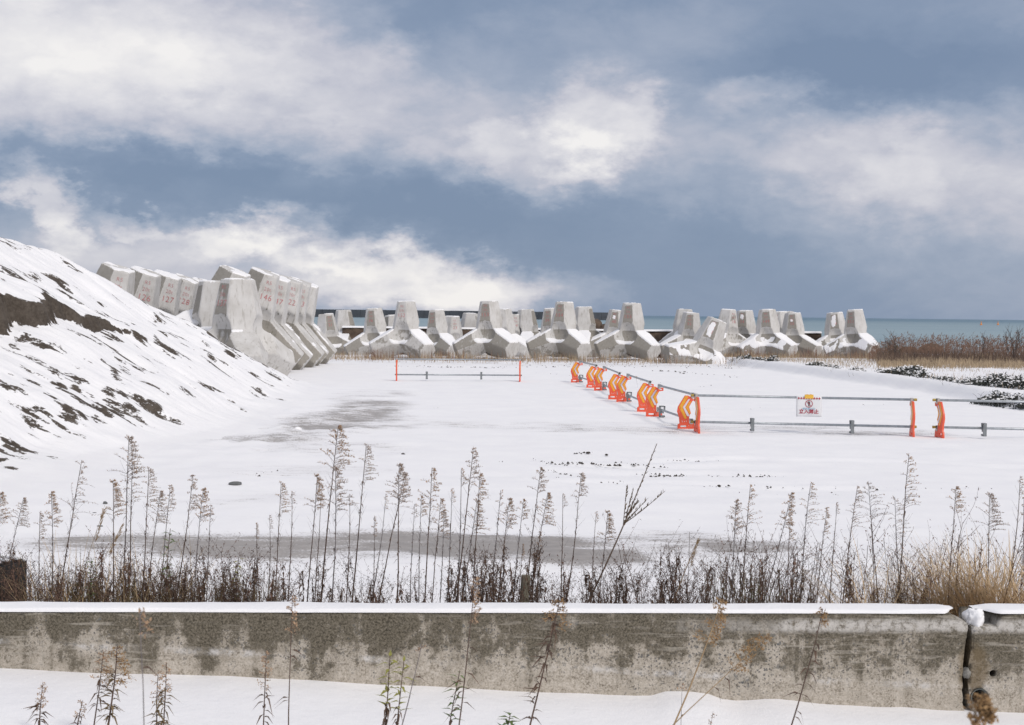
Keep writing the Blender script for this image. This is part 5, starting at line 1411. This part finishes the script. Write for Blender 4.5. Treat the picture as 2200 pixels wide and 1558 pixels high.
# ---- weeds on this side of the wall
def near_gold(seed, h, ph, nb_, blen, leaves, plume_n=14, sw=.0045, side_b=.7):
    rr = random.Random(seed); S, Pm, L = MB(), MB(), MB()
    st = curve_pts((0, 0, 0), (0, 0, 1), h, 14, (rr.gauss(0, .06), 0, 0), rr, .014); off = st[-1].copy(); off.z = 0; st = [p - off * (p.z / st[-1].z) for p in st]
    S.tube(st, sw, sw * .3, 6)
    def on(t): f = min(t, .999) * 14; i = int(f); return st[i].lerp(st[i + 1], f - i)
    for i in range(nb_):
        u_ = i / nb_; p = on(1 - ph * (1 - u_)); side = 1 if rr.random() < side_b else -1; l = blen * (1 - u_) ** .6 * rr.uniform(.5, 1.1) + .012
        br = curve_pts(p, (side, rr.uniform(-1, 1), rr.uniform(.2, .9)), l, 4, (side * .3, 0, -.5), rr, .06); S.tube(br, .0012, .0006, 3, cap=False)
        for j in range(plume_n):
            f = .2 + .8 * rr.random(); f *= 4; ii = min(int(f), 3); q = br[ii].lerp(br[ii + 1], f - ii) + Vector((rr.gauss(0, .003), rr.gauss(0, .003), rr.gauss(0, .003)))
            Pm.quad(q, (rr.gauss(0, 1), rr.gauss(0, 1), rr.gauss(.3, 1)), (rr.gauss(0, 1), rr.gauss(0, 1), rr.gauss(0, 1)), rr.uniform(.008, .016), rr.uniform(.002, .004))
    for i in range(leaves):
        t = rr.uniform(.25, 1 - ph * .7); a = rr.uniform(0, 6.28); k = rr.uniform(.035, .085)
        tw = curve_pts(on(t), (math.cos(a), math.sin(a), rr.uniform(-.2, .5)), k * .5, 2, (0, 0, -.6), rr, .1)
        L.leaf(on(t), (math.cos(a), math.sin(a), rr.uniform(-.4, .5)), (0, 0, 1), k, rr.uniform(.006, .014), rr.uniform(.2, 1.0), .9)
    return S.mesh('stem'), Pm.mesh('plume'), L.mesh('withered_leaves')


PN = ('stem', 'plume', 'leaf_cluster')
MT = (STEM, PLUME, DRYLEAF); OCH = simple('ochre_leaf', (.16, .115, .06), .85, .4, 40)
NEAR = [  # label, tip x, y, foot x at frame bottom, depth, mesh args, mats
    ('slim dead spike before the wall foot, nearest the frame corner', 92, 1468, 86, 6.2, (1, .55, .28, 14, .022, 16, 9), MT),
    ('tiny dead sprig low in the snow past the corner spike', 178, 1504, 168, 6.2, (2, .42, .3, 10, .02, 6, 7), MT),
    ('bushy golden weed with large curled leaves before the wall', 252, 1388, 230, 6.0, (3, .8, .22, 30, .085, 34, 14, .0065), (STEM, PLUME_GOLD, OCH)),
    ('slimmer tan-plumed stem standing beside the bushy golden weed', 222, 1400, 201, 6.1, (4, .75, .22, 20, .06, 14, 12), (STEM, PLUME, DRYLEAF)),
    ('dead weed with twisted leaves, the taller of two close stems', 358, 1424, 352, 6.1, (5, .7, .24, 15, .03, 26, 9), (STEM, PLUME, OCH)),
    ('dead weed with tufted head, the shorter of two close stems', 340, 1440, 338, 6.1, (6, .65, .25, 14, .028, 18, 9), (STEM, PLUME, OCH)),
    ('narrow brown spike with curled lower leaves before the wall', 572, 1398, 565, 6.0, (7, .8, .22, 18, .018, 18, 9), (STEM, PLUME, DRYLEAF)),
    ('single tall thin stem with small tan head crossing the wall top', 628, 1280, 625, 5.6, (8, 1.1, .14, 16, .02, 5, 10, .004), MT),
    ('tall dead stem in front of the wall with hooked tan head at its top', 1022, 1240, 982, 5.5, (9, 1.2, .16, 18, .03, 16, 12, .0042), MT),
    ('dark leaning stem strung with curled leaves down its length', 1203, 1288, 1134, 5.4, (10, 1.1, .10, 22, .06, 60, 12, .0055), (STEM, PLUME_GOLD, DRYLEAF)),
    ('branched leaning weed with feathery orange-tan plumes over the wall', 1552, 1288, 1442, 5.2, (11, 1.15, .16, 30, .06, 3, 16, .0055), (STRAW, PLUME_GOLD, DRYLEAF)),
    ('side branch of feathery tan plume stretching along the wall', 1650, 1362, 1452, 5.25, (12, 1.1, .18, 26, .045, 2, 16, .0035), (STRAW, PLUME_GOLD, DRYLEAF)),
    ('dark bowed stem with tan tip and a bundle of drooping leaves', 1768, 1308, 1700, 5.2, (13, 1.05, .06, 10, .025, 26, 12, .0048), (STEM, PLUME_GOLD, DRYLEAF)),
    ('hair-thin grey twig before the pale wall foot', 1466, 1468, 1466, 5.6, (14, .6, .05, 3, .01, 1, 4, .0022), (STEM_GREY, PLUME, DRYLEAF)),
    ('tiny beaded grass sprig in the snow at the bottom', 1532, 1528, 1526, 6.0, (15, .4, .5, 12, .015, 4, 5, .0018), (STEM_GREY, PLUME_PALE, DRYLEAF)),
    ('grey bare stalk with a single round seed head before the wall', 906, 1386, 858, 5.3, (16, .9, .03, 4, .012, 2, 8, .0042), (STEM_GREY, PLUME, DRYLEAF)),
    ('blurred grey stem very close to the camera with a tan tuft on the wall', 300, 1300, 296, 3.2, (17, .9, .07, 7, .012, 3, 6, .0032), (STEM_GREY, PLUME, DRYLEAF)),
    ('blurred orange-brown flower head very close, before the drain pipe', 2100, 1500, 2112, 2.3, (18, .6, .07, 30, .012, 2, 16, .0022), (STEM, PLUME_GOLD, DRYLEAF)),
]
for lab_, tx, ty, bx, d, a, mats in NEAR:
    tip = at(tx, ty, d); vis = at(bx, 1558, d)
    g = float(verge_z(vis.x)); hh = (tip - vis).length * (tip.z - g) / max(tip.z - vis.z, .02); f_ = a[1] / hh
    ms = near_gold(a[0], hh, min(a[2] * f_, .5), *a[3:])
    stand(lab_, tx, ty, bx, 1558, d, ms, mats, hh, PN, name='dead_weed')
for lab_, tx, ty, bx, s_, mt, h in (('yellow-green leafy weed, the lower one of the pair before the wall', 838, 1408, 830, 11, OLIVELEAF, .75), ('yellow-green leafy weed, the taller one of the pair before the wall', 868, 1418, 855, 12, OLIVELEAF, .8), ('bright green leafed weed with brown lower leaves before the wall', 988, 1440, 970, 13, GREENLEAF, .75)):
    stand(lab_, tx, ty, bx, 1558, 5.6, green_weed(s_, h, .64, mt, 20, (.05, .085)), (STEM, mt, DRYLEAF), h, GN, name='green_weed')
stand('little green leaf rosette poking out of the snow at the bottom edge', 1097, 1532, 1092, 1558, 5.7, green_weed(14, .45, .78, GREENLEAF, 16, (.05, .08)), (STEM, GREENLEAF, DRYLEAF), .45, GN, name='green_weed')


# ---- grasses
def blades(name, n, fn, mat, kind='stuff', label=None, cat=None, parent=None):
    m = MB()
    for i in range(n): m.blade(*fn(i))
    o = m.obj(name, mat, parent)
    if kind: tag(o, kind=kind)
    return o


rg = random.Random(21)
def lowgrass(i):
    x = rg.uniform(75, 600); d = rg.uniform(7.95, 8.7); p = at(x, 1293, d); return ((p.x, d, 0), rg.uniform(0, 6.28), rg.uniform(.52, .74), rg.uniform(.05, .35), .003, 4, 1.4)
blades('grass', 1100, lowgrass, GRASS_OLIVE)
def midgrass(i):
    x = rg.gauss(1640, 60); d = rg.uniform(7.95, 8.6); p = at(x, 1293, d); return ((p.x, d, 0), rg.uniform(0, 6.28), rg.uniform(.5, .82), rg.uniform(.05, .25), .0025, 4, 1.3)
blades('grass', 420, midgrass, GRASS_OLIVE)
def tang(i):
    x = rg.gauss(2085, 70) if rg.random() < .8 else rg.uniform(1800, 2230); d = rg.uniform(8.15, 8.8); p = at(x, 1293, d)
    return ((p.x, d, 0), rg.choice((rg.uniform(-.3, 3.4), rg.gauss(3.1, .4))), rg.uniform(.52, 1.05) * (1.0 if x > 1980 else .82), rg.uniform(.15, .8), .0042, 6, 1.9)
blades('grass', 1500, tang, GRASS_TAN)
def straw_left(i):
    x = rg.uniform(60, 420); d = rg.uniform(7.95, 8.9); p = at(x, 1293, d); return ((p.x, d, 0), rg.uniform(0, 6.28), rg.uniform(.55, .95), rg.uniform(.1, .5), .003, 5, 1.5)
blades('grass', 320, straw_left, GRASS_TAN)
for lab_, px, n, sprd, ht, lean in (('pale arching clump of dry grass at the frame edge above the short wall', 2178, 620, .17, (.75, 1.15), (.25, .75)), ('loose tuft of tan grass arching beside the big feathery goldenrod', 1885, 60, .06, (.8, 1.12), (.2, .6)), ('tan grass tuft spilling into the wall gap', 2075, 170, .10, (.5, .85), (.1, .45))):
    p = at(px, 1293, 7.98); g_ = thing('grass_clump', lab_, 'grass clump', (p.x, 7.98, 0))
    blades('blade_tuft', n, lambda i: ((rg.gauss(0, sprd), abs(rg.gauss(0, sprd * .5)), 0), rg.choice((rg.gauss(3.1, .35), rg.gauss(2.9, .3), rg.uniform(0, 3.14))), rg.uniform(*ht), rg.uniform(*lean), .0052, 6, 1.7), GRASS_PALE, None, parent=g_)

# dry grass at the feet of the blocks, on the terrace, and the reed belt
def footgrass(i):
    x = rg.uniform(690, 1960); d = rg.uniform(71, 77) if rg.random() < .8 else rg.uniform(66, 80); p = at(x, 700, d); z = gz1(p.x, d)
    return ((p.x, d, z), rg.uniform(0, 6.28), rg.uniform(.12, .50) * (.6 + .8 * vn(np.array(p.x * .7), np.array(d * .3), 5)), rg.uniform(.02, .2), .011, 3, 1)
blades('dry_grass', 4200, footgrass, GRASS_FAR)
def footbrown(i):
    x = rg.uniform(690, 1960) if rg.random() < .45 else rg.gauss(rg.choice((815, 960, 1440, 1620, 1740, 1850, 1890)), 22); d = rg.uniform(71, 76); p = at(x, 700, d); z = gz1(p.x, d)
    return ((p.x, d, z), rg.uniform(0, 6.28), rg.uniform(.2, .75), rg.uniform(.02, .2), .010, 3, 1)
blades('brown_grass', 1700, footbrown, REED)
def terrace(i):
    for _ in range(30):
        x = rg.uniform(1560, 2230); d = 36 + 38 * rg.random() ** .7; p = at(x, 740, d)
        hx = float(np.interp(d, HEDGE_Y, HEDGE_X))
        if p.x > hx + .8 and vn(np.array(p.x * .6), np.array(d * .25), 77) + rg.uniform(-.2, .2) > .50 - .35 * max(0, min(1, (d - 46) / 14)): break
    return ((p.x, d, gz1(p.x, d)), rg.uniform(0, 6.28), rg.uniform(.06, .22), rg.uniform(.02, .16), .007, 3, 1)
blades('dry_grass', 6000, terrace, GRASS_FAR)
def beltgrass(i):
    x = rg.uniform(1885, 2240); d = rg.uniform(53, 66); p = at(x, 740, d)
    return ((p.x, d, gz1(p.x, d)), rg.uniform(0, 6.28), rg.uniform(.15, .46) * (.5 + vn(np.array(p.x * .5), np.array(d * .4), 15)), rg.uniform(.03, .25), .011, 3, 1)
blades('dry_grass', 4600, beltgrass, GRASS_FAR)
rd = MB()
for i in range(2300):
    t_ = rg.random(); x = 1868 + 372 * t_ ** .95; d = rg.uniform(62, 84); p = at(x, 740, d); h = rg.uniform(.5, 1.3) * (.72 + .5 * vn(np.array(p.x * .5), np.array(3.3), 8)) * min(1, .55 + (x - 1868) / 120)
    z0 = gz1(p.x, d); ln = rg.gauss(0, .06)
    rd.blade((p.x, d, z0), rg.uniform(0, 6.28), h, abs(ln), .008, 3, .6)
    if rg.random() < .55:
        for k in range(5): rd.quad((p.x + rg.gauss(.05, .04), d + rg.gauss(0, .03), z0 + h * rg.uniform(.84, 1.02)), (rg.gauss(.5, .4), rg.gauss(0, .4), 1), (rg.gauss(0, 1), rg.gauss(0, 1), 0), rg.uniform(.08, .18), rg.uniform(.010, .022))
tag(rd.obj('reeds', REED), kind='stuff')
rd = MB()
for i in range(5200):
    x = rg.uniform(1885, 2245); d = rg.uniform(60, 72); p = at(x, 740, d); rd.blade((p.x, d, gz1(p.x, d)), rg.uniform(0, 6.28), rg.uniform(.3, .68), rg.uniform(.02, .3), .012, 3, 1)
tag(rd.obj('brown_undergrowth', simple('brown_undergrowth', (.125, .085, .065), .9, .4, 2)), kind='stuff')


# bare bushes and the green one by the shore
def bare_bush(label, px, py_top, px_b, py_b, d, seed, n=7):
    rr = random.Random(seed); base = at(px_b, py_b, d); base.z = gz1(base.x, d); top = at(px, py_top, d); H = top.z - base.z
    r = thing('bare_bush', label, 'bush', base); S = MB(); Tw = MB()
    for i in range(n):
        a = rr.uniform(-1.1, 1.1); L = H * rr.uniform(.75, 1.05); st = curve_pts((0, 0, 0), (math.sin(a) * 1.0, rr.uniform(-.3, .3), 1), L, 7, (rr.gauss(0, .4), 0, .4), rr, .09); S.tube(st, .028, .007, 4)
        for j in range(9):
            f = rr.uniform(.35, .98) * 7; ii = min(int(f), 6); p = st[ii].lerp(st[ii + 1], f - ii); b_ = rr.uniform(-1.3, 1.3)
            tw = curve_pts(p, (math.sin(b_), rr.uniform(-.5, .5), .9), H * rr.uniform(.12, .34), 4, (0, 0, .3), rr, .12); Tw.tube(tw, .010, .004, 3, cap=False)
    S.obj('limb', TWIG, r); Tw.obj('twig_spray', TWIG, r)
    return r


bare_bush('bare grey bush with one long arm over the reeds, nearer the blocks', 1915, 706, 1935, 768, 66, 3, 6)
bare_bush('bare grey bush spreading at the frame edge above the reeds', 2183, 709, 2180, 768, 64, 5, 9)
bare_bush('slim bare bush between the two larger ones over the reeds', 2112, 714, 2110, 768, 68, 9, 4)
gb_ = at(1917, 770, 67); gb_.z = gz1(gb_.x, 67)
r = thing('green_bush', 'dark green evergreen bush by the last block among the reeds', 'bush', gb_); L = MB(); S = MB(); rr = random.Random(4)
for i in range(9):
    a = rr.uniform(-.8, .8); st = curve_pts((rr.gauss(0, .15), 0, 0), (math.sin(a), rr.uniform(-.4, .4), 1), rr.uniform(.7, 1.25), 5, (0, 0, .3), rr, .08); S.tube(st, .02, .006, 4)
    for j in range(90):
        f = rr.uniform(.2, 1) * 5; ii = min(int(f), 4); p = st[ii].lerp(st[ii + 1], f - ii) + Vector((rr.gauss(0, .12), rr.gauss(0, .12), rr.gauss(0, .1))); L.leaf(p, (rr.gauss(0, 1), rr.gauss(0, 1), rr.gauss(.6, .7)), (0, 0, 1), rr.uniform(.07, .14), .03, .3)
S.obj('limb', TWIG, r); L.obj('foliage', simple('evergreen_leaf', (.06, .072, .03), .7, .4, 5), r)


# low snow-dusted shrubs along the bank step
def bank_shrub(label, pxs, seed, hgt):
    (xa, ya), (xb, yb) = pxs; a, b = gp(xa, ya, -.03), gp(xb, yb, -.03); rr = random.Random(seed); mid = (a + b) / 2; mid.z = gz1(mid.x - .4, mid.y)
    r = thing('low_shrub', label, 'shrub', mid, 0, 'snow-dusted shrubs along the bank step'); L, Sn, T = MB(), MB(), MB(); Ln = (b - a).length; n = int(760 * Ln ** .8)
    for i in range(n):
        t = rr.random(); p = a.lerp(b, t) + Vector((0, 0, 0)); edge = min(1, 6 * t + .25, 6 * (1 - t) + .25); hh = (.92 if seed < 53 else 1.3) * hgt * edge * (.6 + .6 * vn(np.array(t * Ln * 1.3), np.array(seed + .5), 4))
        u_ = rr.random(); q = Vector((p.x + u_ * .55 - .12 + rr.gauss(0, .05), p.y + rr.gauss(0, .12), gz1(p.x - .5, p.y) + hh * (u_ ** .6) * rr.uniform(.75, 1.05) + .01))
        if vn(np.array(q.x * 3.1), np.array(q.y * 2.2 + q.z * 4), 19) < .30: continue
        L.leaf(q - mid, (rr.gauss(-.4, .7), rr.gauss(-.5, .7), rr.gauss(0, .5)), (rr.gauss(0, .5), -.6, 1), rr.uniform(.06, .12), rr.uniform(.035, .06), rr.uniform(.1, .5), .3)
        if rr.random() < .15 and u_ > .15:
            o = len(Sn.v); c = q - mid + Vector((-.01, -.03, .03)); k = rr.uniform(.018, .04)
            Sn.v += [tuple(c + Vector(v_) * k) for v_ in ((-1.4, 0, 0), (0, -1, -.2), (1.4, 0, 0), (0, 1, .2), (0, 0, .7))]; Sn.f += [(o, o + 1, o + 4), (o + 1, o + 2, o + 4), (o + 2, o + 3, o + 4), (o + 3, o, o + 4)]
    for i in range(int(12 * Ln)):
        p = a.lerp(b, rr.random()); st = curve_pts(Vector((p.x + rr.uniform(-.1, .3), p.y, gz1(p.x - .5, p.y))) - mid, (rr.gauss(0, .5), rr.gauss(-.3, .4), 1), hgt * rr.uniform(.6, 1.3), 4, (0, 0, -.3), rr, .15); T.tube(st, .006, .003, 3, cap=False)
    T.obj('twig_spray', TWIG, r); L.obj('foliage', SHRUB_DARK, r); Sn.obj('snow_dust', SNOW, r)


for i, (lb, q, h) in enumerate([('dark snow-dusted shrub strip at the frame edge under the end barrier pipe', ((2250, 890), (2100, 870)), .42), ('long dark shrub strip with thick snow specks, above the barrier gap', ((2092, 856), (1978, 840)), .50), ('second part of the long shrub strip reaching the frame edge', ((2215, 868), (2100, 856)), .38),
                                ('short dark shrub cap with a black hollow, at the bend of the bank', ((1975, 838), (1910, 825)), .24), ('sparse twiggy shrub patch on the bank between two dark ones', ((1890, 826), (1855, 822)), .28), ('small dark shrub tuft over a little earth hollow', ((1842, 822), (1808, 815)), .34),
                                ('dark shrub with a clear black end, below the last blocks', ((1800, 815), (1712, 800)), .36), ('flat dark shrub under the feet of the block marked 18', ((1665, 790), (1566, 774)), .42)]):
    bank_shrub(lb, q, 50 + i, h)
bpy.context.view_layer.update()
